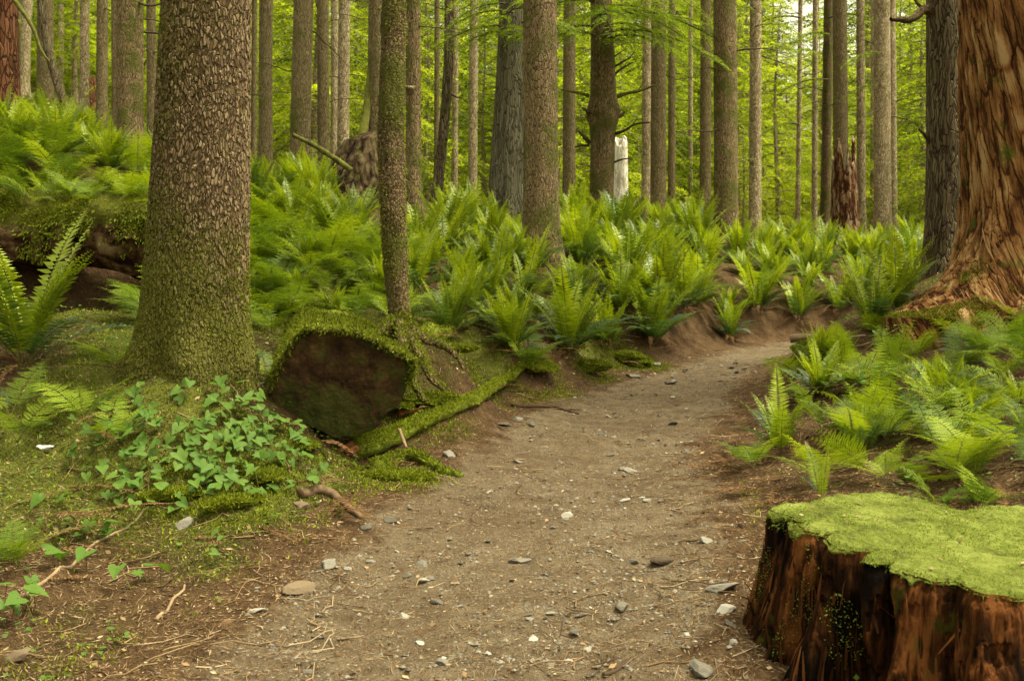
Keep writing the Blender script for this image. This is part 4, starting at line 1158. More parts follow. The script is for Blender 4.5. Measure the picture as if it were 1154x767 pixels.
def hemlock_crown(H, Rr, nb, seed, sp=.14, leaf=.10, z0=.12, fine=1.0, gap=.2):
    rg = np.random.default_rng(seed)
    mb = MB()
    for k in range(nb):
        f = z0 + (1 - z0) * ((k + rg.random()) / nb) ** 1.1
        if rg.random() < gap: continue
        L = Rr * (1 - f) ** .7 * rg.uniform(.55, 1.15) + .15
        spray(mb, np.array([0, 0, H * f]), k * 2.39996 + rg.normal(0, .4), L, rg.uniform(.0, .35), rg.uniform(.3, .75), rg, sp, leaf, True, float(np.clip(rg.normal(.5, .22), 0, 1)), fine)
    return mb

def make_hemlock(H, Rr, nb, seed, **k):
    """prototype: empty > trunk, crown"""
    e = empty('young_hemlock', (0, 0, 0))
    zs = np.linspace(-.4, H, 24)
    V, F = trunk_grid(zs, .06 * np.sin(zs), .05 * np.cos(zs * .8), lambda T, Z: np.interp(Z, [-.4, 0, H], [.012 * H + .02, .009 * H + .02, .008]) + 0 * T, 10)
    link('trunk', make_mesh('trunk', V, [F], [M['bark_pale']]), e)
    link('crown', hemlock_crown(H, Rr, nb, seed, **k).mesh('crown', [M['needle_far'], M['bark_pale']]), e)
    return e

protos = [make_hemlock(7.5, 2.3, 80, 1), make_hemlock(10, 2.8, 95, 2, sp=.17, leaf=.125), make_hemlock(13, 3.2, 110, 3, sp=.2, leaf=.15), make_hemlock(4.0, 1.5, 60, 4, sp=.11, leaf=.08, z0=.06),
          make_hemlock(18, 4.4, 130, 5, sp=.3, leaf=.24, z0=.05), make_hemlock(22, 5.2, 150, 6, sp=.36, leaf=.30, z0=.03)]
rgf = np.random.default_rng(99)
used_p = set()
def put_tree(k, x, y, s, label, group, name='young_hemlock'):
    r = protos[k] if k not in used_p else copy_tree(protos[k])
    used_p.add(k)
    r.name = name
    r.location = (x, y, gz(x, y) - .1)
    r.scale = (s,) * 3
    r.rotation_euler = (0, 0, rgf.uniform(0, 6.28))
    tag(r, label, 'tree', group)
spots = []
def far_enough(x, y, r):
    return all((x - a) ** 2 + (y - b) ** 2 > (r + q) ** 2 * .25 for a, b, q in spots)
def clear_of_trunks(x, y):
    # keep the crown from standing in front of the tall trunks and the snags
    for ob in sc.objects:
        if ob.parent is None and ob.get('category') in ('tree', 'snag') and ob.name.startswith(('conifer', 'knotted', 'tree_snag', 'spruce', 'cedar', 'mossy_pole')):
            bx, by = ob.location.x, ob.location.y
            if y < by + .8 and abs(x / y - bx / by) * y < 1.3 and by - y < 40: return False
    return True
zone = [(22, 30, .66, (0, 3, 0), 40, 'young understory hemlock in the green thicket just behind the tall trunks'),
        (30, 46, .66, (1, 2, 0, 1), 70, 'feathery hemlock in the middle depth of the far green forest'),
        (46, 66, .68, (2, 4), 76, 'tall hazy hemlock deep in the far green forest'),
        (66, 100, .72, (4, 5), 100, 'very distant big hemlock closing the view at the forest end')]
for y0, y1, half, ks, n, label in zone:
    got = tries = 0
    while got < n and tries < 3000:
        tries += 1
        y = rgf.uniform(y0, y1)
        x = rgf.uniform(-half, half) * y
        u = x / y
        # the thin bright gap in the right half
        if .15 < u < .38 and y0 > 60 and rgf.random() < .4: continue
        if y0 < 30 and not clear_of_trunks(x, y): continue
        if not far_enough(x, y, 2.2 if y0 < 46 else 3.6): continue
        k = int(rgf.choice(ks))
        s = rgf.uniform(.75, 1.2)
        spots.append((x, y, 2.2 if y0 < 46 else 3.6))
        put_tree(k, x, y, s, label, label.split(' in ')[0].replace('young ', 'young ') + 's' if ' in ' in label else 'very distant hemlocks')
        got += 1
for k in range(14):
    y = 58 + 3 * k
    x = (.15 + .17 * rgf.random()) * y
    put_tree(5 if k % 2 else 4, x, y, rgf.uniform(1.0, 1.25), 'very distant big hemlock closing the view at the forest end', 'very distant hemlocks')
for k, p in enumerate(protos):
    if k not in used_p:
        for ch in list(p.children): bpy.data.objects.remove(ch)
        bpy.data.objects.remove(p)

# small bushy hemlocks standing in view nearer by
# live boughs of the knotted tree, the flaky trunk and neighbours (reach into the top of the picture)
def bough(parent, origin, px, py, d, azim, L, seed, up=.1, droop=.5, leaf=.065, sp=.065, tint=.62):
    rg = np.random.default_rng(seed)
    mb = MB()
    spray(mb, P(px, py, d) - origin, azim, L, up, droop, rg, sp, leaf, True, tint)
    link('bough', mb.mesh('bough', [M['needle'], M['dead_branch']]), parent)
for k, (px, py, d, az, L) in enumerate([(676, 30, 17.9, 3.3, 2.2), (672, 40, 17.8, 3.9, 1.8), (680, 36, 17.8, 5.9, 2.3), (684, 44, 17.8, 5.4, 1.8), (676, 20, 17.8, 4.7, 2.4), (682, 12, 17.8, 6.2, 2.6), (680, 50, 17.8, 5.0, 1.5), (676, 2, 17.9, 3.5, 1.9), (676, 10, 17.8, 5.6, 1.7), (676, -14, 17.8, 4.6, 1.9), (678, 14, 17.8, 6.1, 1.6), (674, 22, 17.8, 4.2, 1.4), (680, -4, 17.8, 5.2, 1.9), (686, 28, 17.8, 5.8, 1.1), (676, -30, 17.9, 3.9, 2.1), (680, -28, 17.9, 0.1, 2.0)]):
    bough(KNOT, KNOT_B, px, py, d, az, L, 300 + k)
e, lx, rf, d = find('wide grey green')
for k, (px, py, dd, az, L) in enumerate([(574, 30, 16.6, 3.3, 1.5), (578, 40, 16.6, 4.0, 1.4), (582, 44, 16.6, 4.9, 1.3), (588, 26, 16.6, 5.3, 1.6), (578, 14, 16.6, 3.6, 1.3), (576, 24, 16.6, 4.2, 1.15), (580, -6, 16.6, 3.9, 1.5), (572, 4, 16.7, 3.2, 1.0), (584, 34, 16.6, 4.6, .9), (586, 8, 16.6, 5.0, 1.2)]):
    bough(e, np.array(e.location), px, py, dd, az, L, 340 + k)
for s_, lst in [('dark brown straight', [(742, 0, 21, 4.8, 1.6), (742, 20, 21, 5.9, 1.4), (742, -20, 21, 3.6, 1.9)]), ('crooked dead limbs', [(851, 30, 21, 5.4, 1.2), (851, 10, 21, 3.7, 1.3), (851, 180, 21, 3.6, .9)]),
                ('reddish brown trunk growing', [(427, 10, 16, 5.6, 1.2), (425, 200, 15.8, 5.4, .8)]), ('wider tan trunk', [(993, 60, 23, 3.6, 1.2), (993, 96, 23, 3.3, 1.0)]), ('mossy greenish', [(934, 40, 25, 3.9, 2.0), (934, 90, 25, 3.4, 1.7), (934, 20, 25, 5.4, 1.8)]),
                ('pole thin sapling', [(902, 60, 27, 4.5, 1.9), (902, 20, 27, 3.5, 2.2), (900, 100, 27, 5.6, 1.7), (900, 140, 27, 3.6, 1.6), (900, 190, 27, 4.4, 1.3)])]:
    e, lx, rf, d = find(s_)
    for k, (px, py, dd, az, L) in enumerate(lst):
        bough(e, np.array(e.location), px, py, dd - .15, az, L, 400 + k + len(s_), leaf=.07, sp=.10)

# ------------------------------------------------------------------ ferns
def frond_axis(L, a0, a1, n=24, bend=1.25):
    s = np.linspace(0, 1, n)
    th = a0 + (a1 - a0) * s ** bend
    dx, dz = np.sin(th) * L / n, np.cos(th) * L / n
    x, z = np.concatenate([[0], np.cumsum(dx)[:-1]]), np.concatenate([[0], np.cumsum(dz)[:-1]])
    return np.stack([x, 0 * x, z], -1), np.stack([np.sin(th), 0 * th, np.cos(th)], -1)

def sword_frond(mb, L, a0, a1, tint, rg, az=0.0, org=(0, 0, 0), width=.125, pairs=36, mi=0, dead=False):
    ax, tg = frond_axis(L, a0, a1)
    s = np.linspace(.14, .985, pairs)
    f = s * (len(ax) - 1)
    i = np.minimum(f.astype(int), len(ax) - 2); fr = (f - i)[:, None]
    p, t = ax[i] * (1 - fr) + ax[i + 1] * fr, unit(tg[i] * (1 - fr) + tg[i + 1] * fr)
    up = unit(np.stack([-t[:, 2], 0 * t[:, 0], t[:, 0]], -1))
    sd = np.array([0, 1.0, 0])
    prof = width * L / .9 * np.clip(np.interp(s, [0, .14, .3, .6, .85, 1], [.55, .72, 1, .86, .42, .06]), 0, 1)
    Vs, Fs, n0 = [], [], 0
    tw = rg.uniform(-.25, .25)
    for q in (-1, 1):
        dr = unit(sd * q * 1.0 + t * rg.uniform(.18, .34) + up * rg.uniform(.02, .22) + rg.normal(0, .09, (pairs, 3)))
        nn = unit(up + sd * q * -.15 + t * tw + rg.normal(0, .10, (pairs, 3)))
        l = prof * rg.uniform(.86, 1.08, pairs)
        if dead: l = l * rg.uniform(.3, 1, pairs)
        w = np.minimum(L / pairs * .95, .24 * prof + .004)
        V, F = kites(p, dr, nn, l, w, .28, .10)
        Vs.append(V); Fs.append(F + n0); n0 += len(V)
    V = np.concatenate(Vs); F = np.concatenate(Fs)
    Vr, Fr = tube(ax[::2], np.linspace(.0042, .0012, len(ax[::2])) * (L / .9), 4)
    rot = np.array([[math.cos(az), -math.sin(az), 0], [math.sin(az), math.cos(az), 0], [0, 0, 1]])
    roll = rg.uniform(-.35, .35)
    def tf(v):
        y = v[:, 1] * math.cos(roll); z2 = v[:, 2] + v[:, 1] * math.sin(roll) * .6
        return np.stack([v[:, 0], y, z2], -1) @ rot.T + np.asarray(org)
    mb.add(tf(V), F, mi, tint)
    mb.add(tf(Vr), Fr, 1 if not dead else mi, tint)

def lady_frond(mb, L, a0, a1, tint, rg, az=0.0, org=(0, 0, 0), width=.23, pairs=13, mi=0):
    ax, tg = frond_axis(L, a0, a1, 20, 1.0)
    s = np.linspace(.2, .97, pairs)
    f = s * (len(ax) - 1)
    i = np.minimum(f.astype(int), len(ax) - 2); fr = (f - i)[:, None]
    p, t = ax[i] * (1 - fr) + ax[i + 1] * fr, unit(tg[i] * (1 - fr) + tg[i + 1] * fr)
    up = unit(np.stack([-t[:, 2], 0 * t[:, 0], t[:, 0]], -1))
    prof = width * L / .8 * np.interp(s, [.2, .34, .55, .8, 1], [.62, 1, .85, .42, .06])
    B, D, N, LL = [], [], [], []
    for q in (-1, 1):
        for k in range(pairs):
            pd_ = unit(np.array([0, q, 0]) + t[k] * rg.uniform(.25, .4) + up[k] * rg.uniform(-.12, .12))
            l = prof[k] * rg.uniform(.85, 1.1)
            m = max(4, int(l / .0125))
            u = np.linspace(.06, .97, m)
            pp = p[k] + pd_ * l * u[:, None] - up[k] * (.10 * l * u ** 2)[:, None]
            sd = unit(np.cross(up[k], pd_))
            pl = np.clip(.2 * l * (1 - u) + .006, 0, .026) * L / .8
            for h in (-1, 1):
                B.append(pp); D.append(sd * h + pd_ * .45 + rg.normal(0, .08, (m, 3))); N.append(np.repeat(up[k][None], m, 0) + rg.normal(0, .12, (m, 3))); LL.append(pl)
    B, D, N, LL = map(np.concatenate, (B, D, N, LL))
    V, F = kites(B, D, N, LL, LL * .46 + .0018, .45)
    Vr, Fr = tube(ax[::2], np.linspace(.0035, .001, len(ax[::2])), 4)
    rot = np.array([[math.cos(az), -math.sin(az), 0], [math.sin(az), math.cos(az), 0], [0, 0, 1]])
    mb.add(V @ rot.T + np.asarray(org), F, mi, tint)
    mb.add(Vr @ rot.T + np.asarray(org), Fr, 1, tint)

FM = [M['sword'], M['stem'], M['dead']]
def fern_specs(rg, n_y, n_o, n_d, L):
    out = []
    for k in range(n_y): out.append(('y', L * rg.uniform(.75, 1.08), rg.uniform(.04, .42), rg.uniform(.4, 1.15), float(np.clip(rg.normal(.78, .18), .4, 1)), k * 2.4 + rg.normal(0, .35)))
    for k in range(n_o): out.append(('o', L * rg.uniform(.7, 1.0), rg.uniform(.5, 1.0), rg.uniform(1.5, 2.15), float(np.clip(rg.normal(.25, .15), 0, .6)), k * 2.4 + 1 + rg.normal(0, .4)))
    for k in range(n_d): out.append(('d', L * rg.uniform(.45, .8), rg.uniform(1.0, 1.5), rg.uniform(2.0, 2.6), .5, k * 2.4 + 2 + rg.normal(0, .5)))
    return out
def add_spec(mb, s, rg, az=None, org=None):
    k, L, a0, a1, t, z = s
    org = org if org is not None else np.array([math.cos(z), math.sin(z), 0]) * .03
    if k == 'd': sword_frond(mb, L, a0, a1, t, rg, z if az is None else az, org, .085, 24, 2, True)
    else: sword_frond(mb, L, a0, a1, t, rg, z if az is None else az, org)
def sword_fern_mesh(seed, n_y, n_o, n_d, L=.95):
    rg = np.random.default_rng(seed)
    mb = MB()
    for s in fern_specs(rg, n_y, n_o, n_d, L): add_spec(mb, s, rg)
    return mb.mesh('sword_fern', FM)
SWORD = [sword_fern_mesh(500 + k, a, b, c, L) for k, (a, b, c, L) in enumerate([(17, 9, 5, .95), (20, 7, 4, 1.05), (15, 11, 6, .9), (19, 10, 5, 1.0), (22, 6, 3, 1.1), (12, 8, 4, .8)])]
# single fronds shared by the ferns near the path
rgp = np.random.default_rng(600)
FR = {'y': [], 'o': [], 'd': []}
for k in 'yod':
    for v in range(7 if k != 'd' else 4):
        s = fern_specs(rgp, 7, 7, 4, .95)
        s = [q_ for q_ in s if q_[0] == k][v if k != 'd' else v]
        mb = MB(); add_spec(mb, s, rgp, 0.0, np.zeros(3))
        FR[k].append(mb.mesh('frond' if k != 'd' else 'dead_frond', FM))
def near_fern(pos, label, seed, ny_, no_, nd_, scale=1.0, az=None, group='sword ferns beside the trail'):
    rg = np.random.default_rng(seed)
    e = empty('sword_fern', pos, label, 'fern', group)
    for k, n in (('y', int(ny_ * 1.6)), ('o', int(no_ * 1.4)), ('d', int(nd_ * 1.6) + 3)):
        for i in range(n):
            z = i * 2.4 + rg.normal(0, .35) + {'y': 0, 'o': 1, 'd': 2}[k] if az is None else az + rg.normal(0, .8)
            sc_ = scale * rg.uniform(.8, 1.12)
            link('frond' if k != 'd' else 'dead_frond', FR[k][rg.integers(len(FR[k]))], e, (math.cos(z) * .03, math.sin(z) * .03, rg.uniform(-.02, .02)), (rg.normal(0, .06), rg.normal(0, .08), z), sc_)
    return e
NEAR = [(642, 398, 11, 8, 6, 1.15, 'upright sword fern clump with brown skirt above the mossy branch tip'), (735, 388, 9, 11, 5, 1.1, 'spreading sword fern whose old fronds droop over the trail edge'), (822, 383, 8, 8, 6, .85, 'short sword fern on the bank at the far bend of the trail'),
        (560, 332, 7, 4, 2, .85, 'sword fern with leaning bright fronds right of the mossy pole'), (590, 340, 4, 6, 3, .8, 'bluish low sword fern between pole and central trunk'), (600, 312, 8, 4, 2, .8, 'sword fern at the foot of the flaky central trunk'),
        (28, 412, 8, 5, 3, 1.12, 'tall bright sword fern in front of the dark hollow at left'), (700, 352, 9, 4, 2, .95, 'sword fern behind the upright clump in the fern bank'), (770, 352, 9, 5, 3, 1.0, 'sword fern behind the drooping one at the bank edge'),
        (855, 352, 9, 6, 4, .95, 'sword fern with blue green old fronds just behind the far bend'), (900, 362, 8, 6, 3, .85, 'sword fern beside the trail bend left of the mound'), (945, 352, 9, 4, 3, .95, 'bright sword fern on the back of the mound'), (985, 372, 8, 4, 3, .85, 'sword fern growing on the mound crest'),
        (880, 512, 7, 2, 3, .62, 'bright young sword fern leaning out over the right trail edge'), (470, 330, 3, 5, 2, .7, 'dark arching sword fern right of the mossy pole base'), (265, 425, 0, 3, 1, .5, 'pale drooping fern at the foot of the huge trunk'), (530, 265, 10, 4, 2, .95, 'sword fern left of the wide grey trunk'),
        (500, 292, 6, 5, 2, .85, 'sword fern below the leaning dark trunk'), (1010, 352, 7, 4, 2, .9, 'sword fern tucked against the left root of the cedar'), (925, 560, 2, 3, 2, .3, 'tiny bluish fern right behind the front stump')]
for k, (px, py, a, b, c, s, label) in enumerate(NEAR):
    near_fern(G(px, py), label, 700 + k, a, b, c, s)

def nurse_ferns():
    rg = np.random.default_rng(870)
    for k, p in enumerate(NURSE):
        a = rg.uniform(-.2, .9)
        o = link('lady_fern', LADY[k % 5], None, p + np.array([rg.normal(0, .08), -.30 * math.sin(a), .30 * math.cos(a)]), (a * .8, rg.normal(0, .15), rg.uniform(0, 6.28)), rg.uniform(.32, .62))
        tag(o, 'lacy fern rooted on top of the decaying nurse log', 'fern', 'ferns on the nurse log')
def scatter(n, region, mind, rg, keep=None, have=None):
    pts = list(have or [])
    out = []
    x0, x1, y0, y1 = region
    t = 0
    while len(out) < n and t < n * 60:
        t += 1
        x, y = rg.uniform(x0, x1), rg.uniform(y0, y1)
        if path_d([x], [y])[0] < .35: continue
        if keep is not None and not keep(x, y): continue
        if any((x - a) ** 2 + (y - b) ** 2 < mind ** 2 for a, b in pts): continue
        pts.append((x, y)); out.append((x, y))
    return out
rgs = np.random.default_rng(800)
have = [(G(p[0], p[1])[0], G(p[0], p[1])[1]) for p in NEAR]
def behind_bend(x, y):
    k = np.argmin(np.hypot(PATH[:, 0] - x, PATH[:, 1] - y))
    t = PATH[min(k + 1, len(PATH) - 1)] - PATH[max(k - 1, 0)]
    return t[0] * (y - PATH[k, 1]) - t[1] * (x - PATH[k, 0]) > 0        # left of the path
def put_ferns(pts, label, group, smin, smax, meshes, name='sword_fern', tilt=.08):
    for x, y in pts:
        o = link(name, meshes[rgs.integers(len(meshes))], None, (x, y, gz(x, y) - .02), (rgs.normal(0, tilt), rgs.normal(0, tilt), rgs.uniform(0, 6.28)), rgs.uniform(smin, smax))
        tag(o, label, 'fern', group)
put_ferns(scatter(105, (.4, 7.5, 12.2, 19.5), .46, rgs, lambda x, y: behind_bend(x, y) and abs(x / y - .03) > .035 and fbm([x * .9], [y * .9], 0, 123, 3)[0] > -.08, have), 'sword fern in the crowded bright fern bank beyond the trail bend', 'ferns crowding the bank beyond the bend', .55, 1.3, SWORD)
put_ferns(scatter(26, (-.9, 5.5, 8.8, 14.5), .5, rgs, lambda x, y: behind_bend(x, y) and path_d([x], [y])[0] < 1.7 and y > 8.9, have), 'sword fern on the brown bank edge along the far left side of the trail', 'ferns along the bank edge', .5, .85, SWORD[2:3] + SWORD[5:])
put_ferns(scatter(22, (-7.5, -3.2, 9.5, 12), .5, rgs), 'sword fern rising behind the decaying nurse log', 'sword ferns behind the nurse log', .55, .85, SWORD)
put_ferns(scatter(16, (-3.0, -.9, 8.3, 10.8), .4, rgs), 'small arching sword fern in the tangle behind the cut log', 'arching ferns behind the cut log', .4, .65, SWORD[2:3] + SWORD[5:])
put_ferns(scatter(34, (6.5, 13, 13.5, 22), .7, rgs, lambda x, y: behind_bend(x, y)), 'sword fern under the tan trunks between the bank and the cedar', 'ferns under the tan trunks', .7, 1.0, SWORD)
put_ferns(scatter(110, (-13, -5.3, 11.0, 22), .42, rgs, lambda x, y: -.60 < x / y < -.36), 'sword fern covering the slope left of the huge scaly trunk', 'ferns on the far left slope', .55, .9, SWORD)
put_ferns(scatter(46, (-5.5, .4, 10.2, 17), .5, rgs, lambda x, y: -.34 < x / y < .0), 'sword fern among the trunks between huge trunk and central trunk', 'ferns among the middle trunks', .55, .85, SWORD)
LM = [M['lady'], M['stem']]
def lady_mesh(seed, n, L):
    rg = np.random.default_rng(seed)
    mb = MB()
    for k in range(n):
        lady_frond(mb, L * rg.uniform(.7, 1.1), rg.uniform(.25, .7), rg.uniform(1.2, 1.9), float(np.clip(rg.normal(.55, .3), 0, 1)), rg, k * 2.4 + rg.normal(0, .4))
    return mb.mesh('lady_fern', LM)
LADY = [lady_mesh(900 + k, n, L) for k, (n, L) in enumerate([(7, .95), (6, .8), (8, .9), (5, .7), (5, .85)])]
nurse_ferns()
LN = [(925, 545, 'lacy fern right behind the left tip of the front stump', .7), (1000, 500, 'lacy fern in the middle of the right mound greenery', .8), (1060, 470, 'lacy fern spreading below the cedar on the mound', .9), (1115, 455, 'lacy fern near the pale thin stick', .9), (1150, 520, 'lacy fern cut by the right picture edge behind the stump', .9), (1075, 540, 'lacy fern above the back rim of the stump', .7),
      (975, 440, 'lacy fern on the sunny side of the mound', .75), (1035, 405, 'lacy fern just below the cedar roots', .75), (1110, 405, 'lacy fern under the dark hollow of the cedar', .7), (850, 530, 'lacy fern reaching over the right trail edge', .55), (1000, 545, 'lacy fern low behind the stump centre', .5), (960, 500, 'lacy fern beside the bright young sword fern', .7), (1150, 460, 'lacy fern beneath the cedar at right edge', .9), (945, 405, 'lacy fern on the left shoulder of the mound', .6),
      (130, 420, 'lacy fern spreading flat left of the huge trunk foot', .7), (95, 478, 'lacy fern left of the heart leaved plants', .6), (20, 500, 'lacy fern at the left edge above the white scrap', .7), (12, 470, 'lacy fern below the tall bright sword fern', .6), (20, 640, 'lacy fern in the lower left corner', .42), (120, 500, 'lacy fern at the upper left of the heart leaves', .5), (300, 430, 'small lacy fern between huge trunk and log end', .35),
      (325, 300, 'lacy fern right of the huge trunk', .9), (350, 285, 'lacy fern above the mossy log', .9), (310, 330, 'lacy fern drooping over the log bark', .8), (395, 290, 'lacy fern behind the log left of the pole', .9), (410, 300, 'bluish lacy fern close left of the pole', .7), (340, 255, 'lacy fern on the rise beneath the scarred trunk', .9), (395, 262, 'lacy fern in front of the root mound', .9), (305, 268, 'lacy fern on the rise beneath the slim trunk', .9), (430, 330, 'lacy fern on the log beside the pole', .5)]
for px, py, label, s in LN:
    g = G(px, py)
    if px > 840: s *= .78
    o = link('lady_fern', LADY[rgs.integers(len(LADY))], None, g, (rgs.normal(0, .12), rgs.normal(0, .12), rgs.uniform(0, 6.28)), s)
    tag(o, label, 'fern', 'lacy ferns')
put_ferns(scatter(85, (2.1, 4.8, 4.7, 8.6), .20, rgs, lambda x, y: path_d([x], [y])[0] > .45), 'lacy fern in the tangle on the right mound', 'lacy ferns on the right mound', .3, .78, LADY, 'lady_fern', .32)
put_ferns(scatter(13, (2.2, 4.6, 5.0, 8.8), .3, rgs, lambda x, y: path_d([x], [y])[0] > .5), 'small sword fern in the tangle on the right mound', 'small sword ferns on the right mound', .28, .6, SWORD[2:3] + SWORD[5:], tilt=.35)
put_ferns([tuple(G(px, py)[:2]) for px, py in [(-20, 208), (8, 218), (30, 206), (52, 220), (74, 212), (98, 226), (120, 218), (142, 232), (20, 196), (64, 200), (110, 208), (150, 222), (290, 262), (282, 246)]], 'lacy fern on the lip just above the decaying nurse log', 'lacy ferns above the nurse log', .5, .8, LADY, 'lady_fern')
put_ferns(scatter(64, (-7.2, -2.4, 9.35, 13), .34, rgs), 'lacy fern around and above the decaying nurse log', 'lacy ferns around the nurse log', .6, .95, LADY, 'lady_fern')
put_ferns(scatter(60, (-3.0, -.7, 7.6, 11.5), .28, rgs, lambda x, y: x / y < -.12 and not (x > -1.9 and y < 8.3)), 'lacy fern in the tangle behind the cut log', 'lacy ferns behind the cut log', .6, .9, LADY, 'lady_fern')

# ------------------------------------------------------------------ heart leaved plants
def heart_outline(n=8):
    t = np.linspace(0, math.pi, n)
    x = .5 * np.sin(t) ** 1.0 * (1 + .25 * np.cos(t)) ; y = -.62 * np.cos(t) + .12 * np.sin(t) ** 2 * 0
    y = np.interp(np.linspace(0, 1, n), [0, .12, .3, .6, 1], [-.10, -.30, -.32, .05, .72]); x = np.interp(np.linspace(0, 1, n), [0, .12, .3, .6, 1], [0, .16, .42, .44, 0])
    return x, y
def heart_clump(seed, n, rad, size, hmin, hmax):
    rg = np.random.default_rng(seed)
    mb = MB()
    hx, hy = heart_outline()
    k = len(hx)
    for i in range(n):
        a, rr = rg.uniform(0, 6.28), rad * math.sqrt(rg.random())
        b = np.array([rr * math.cos(a), rr * math.sin(a), 0])
        top = b + np.array([rg.normal(0, .03), rg.normal(0, .03) - .02, rg.uniform(hmin, hmax)])
        yaw, s = rg.uniform(0, 6.28), size * rg.uniform(.6, 1.2)
        fold = rg.uniform(.1, .35)
        Vh = np.concatenate([np.stack([hx, hy, fold * hx], -1), np.stack([-hx[1:-1], hy[1:-1], fold * hx[1:-1]], -1)])
        Vh = Vh - np.array([0, 0, 1]) * (.25 * (Vh[:, 1:2] + .1) ** 2)
        Rm = np.array(Matrix.Rotation(yaw, 3, 'Z') @ Matrix.Rotation(rg.normal(0, .3), 3, 'X') @ Matrix.Rotation(rg.normal(0, .25), 3, 'Y'))
        Vh = Vh @ Rm.T * s + top
        m = k - 2
        F = [[0, 1, k]] if False else []
        F4 = []
        for j in range(1, k - 2):
            F4.append([0, j, j + 1, 0])
        tri = [[0, j, j + 1] for j in range(1, k - 1)] + [[0, k + j, k + j - 1] for j in range(1, m)] + [[0, k - 1, k + m - 1]]
        mb.add(Vh, np.array(tri), 0)
        add_tube(mb, np.array([b, (b + top) / 2 + [0, .0, .02], top]), .0022, 3, 0, 0, 1)
    return mb.mesh('leaf', [M['heart'], M['stem']], True)
put_ferns(scatter(34, (-.6, 6.5, 9.2, 17), .4, rgs, lambda x, y: behind_bend(x, y)), 'lacy fern mixed in among the sword ferns of the bank', 'lacy ferns in the fern bank', .5, .9, LADY, 'lady_fern')
LEAF = [heart_clump(1000 + k, 1, .0, .088, .03, .11) for k in range(12)]
for px, py, k, s, label in [(180, 505, 0, 1, 'dense heart leaved plant patch below the huge trunk, upper left part'), (232, 478, 2, 1, 'dense heart leaved plant patch directly below the trunk foot'), (285, 500, 1, 1, 'heart leaved plant left of the dark log face'), (240, 520, 2, 1.0, 'dense heart leaved plant patch in the middle of the mossy bank'), (305, 535, 0, .9, 'heart leaved plant hanging over moss near the log foot'),
                            (190, 545, 1, .95, 'heart leaved plant at the lower edge of the mossy bank'), (140, 520, 1, .9, 'heart leaved plant beside the white scrap'), (265, 560, 3, 1, 'few heart leaves low on the bright moss lump'), (125, 555, 3, .9, 'few heart leaves left of the moss bank foot'), (100, 600, 3, 1, 'loose heart leaves near the thin grey stick'), (235, 632, 4, .9, 'single heart leaf sprig on the bare soil'),
                            (85, 640, 4, 1.1, 'heart leaf sprig on brown needles at lower left'), (60, 572, 4, 1, 'heart leaf sprig under the left edge fern'), (20, 690, 3, 1.1, 'heart leaves in the lower left corner'), (170, 660, 4, 1, 'heart leaf sprig beside the dark bent twig'), (330, 500, 4, .9, 'heart leaf sprig under the dark log corner'), (140, 475, 0, 1, 'dense heart leaved plant patch left of the trunk foot'), (205, 540, 0, 1, 'dense heart leaved plant patch on the lower half of the mossy bank'), (275, 470, 1, 1, 'heart leaved plant between huge trunk and log end'), (300, 510, 2, .9, 'dense heart leaved plant patch left of the log foot'), (150, 570, 4, 1, 'heart leaf sprig at the end of the thin grey stick')]:
    g = G(px, py)
    e_ = .15
    nrm_ = Vector((gz(g[0] - e_, g[1]) - gz(g[0] + e_, g[1]), gz(g[0], g[1] - e_) - gz(g[0], g[1] + e_), 2 * e_)).normalized()
    o = empty('heart_leaf_plant', g, label, 'plant', 'heart leaved plants')
    o.rotation_euler = Vector((0, 0, 1)).rotation_difference(nrm_).to_euler()
    n_, rad_ = [(24, .30), (18, .27), (30, .33), (10, .16), (5, .11)][k]
    for i_ in range(n_):
        a_, r_ = rgs.uniform(0, 6.28), rad_ * math.sqrt(rgs.random())
        link('leaf', LEAF[rgs.integers(len(LEAF))], o, (r_ * math.cos(a_), r_ * math.sin(a_), rgs.uniform(-.03, .01)), (0, 0, rgs.uniform(0, 6.28)), s * rgs.uniform(.75, 1.2))
def leafy_stem_mesh(seed):
    rg = np.random.default_rng(seed); mb = MB()
    for q_ in range(4):
        a = rg.uniform(0, 6.28); d = np.array([math.cos(a) * .5, math.sin(a) * .5, 1])
        pts = np.array([d * t + [0, 0, -.3 * t * t] for t in np.linspace(0, .38, 8)])
        add_tube(mb, pts, .002, 4, 0, 0, 1)
        for i in range(2, 8):
            for h in (-1, 1):
                dd = unit(np.cross(d, [0, 0, 1]) * h + d * .3 * [1, 1, 0] + rg.normal(0, .15, 3))
                V, F = kites(pts[i], dd, [0, 0, 1] + rg.normal(0, .2, 3), .065 * rg.uniform(.7, 1.1), .028, .45, .15)
                mb.add(V, F, 0)
    return mb.mesh('leafy_herb', [M['heart'], M['stem']])
HERB = [leafy_stem_mesh(1100 + k) for k in range(3)]
for k, (px, py, label) in enumerate([(975, 475, 'leafy green herb in the middle of the right mound'), (1010, 470, 'leafy herb next to the lacy fern on the right mound'), (1040, 500, 'leafy herb low on the right mound'), (960, 455, 'leafy herb left of the sloping brown branch'), (990, 415, 'leafy herb with tall stem on the mound top'), (1060, 520, 'leafy herb behind the back rim of the stump'), (400, 300, 'leafy herb on the log left of the pole')]):
    tag(link('leafy_herb', HERB[k % 3], None, G(px, py), (0, 0, k * 1.3), 1.0), label, 'plant', 'leafy herbs')

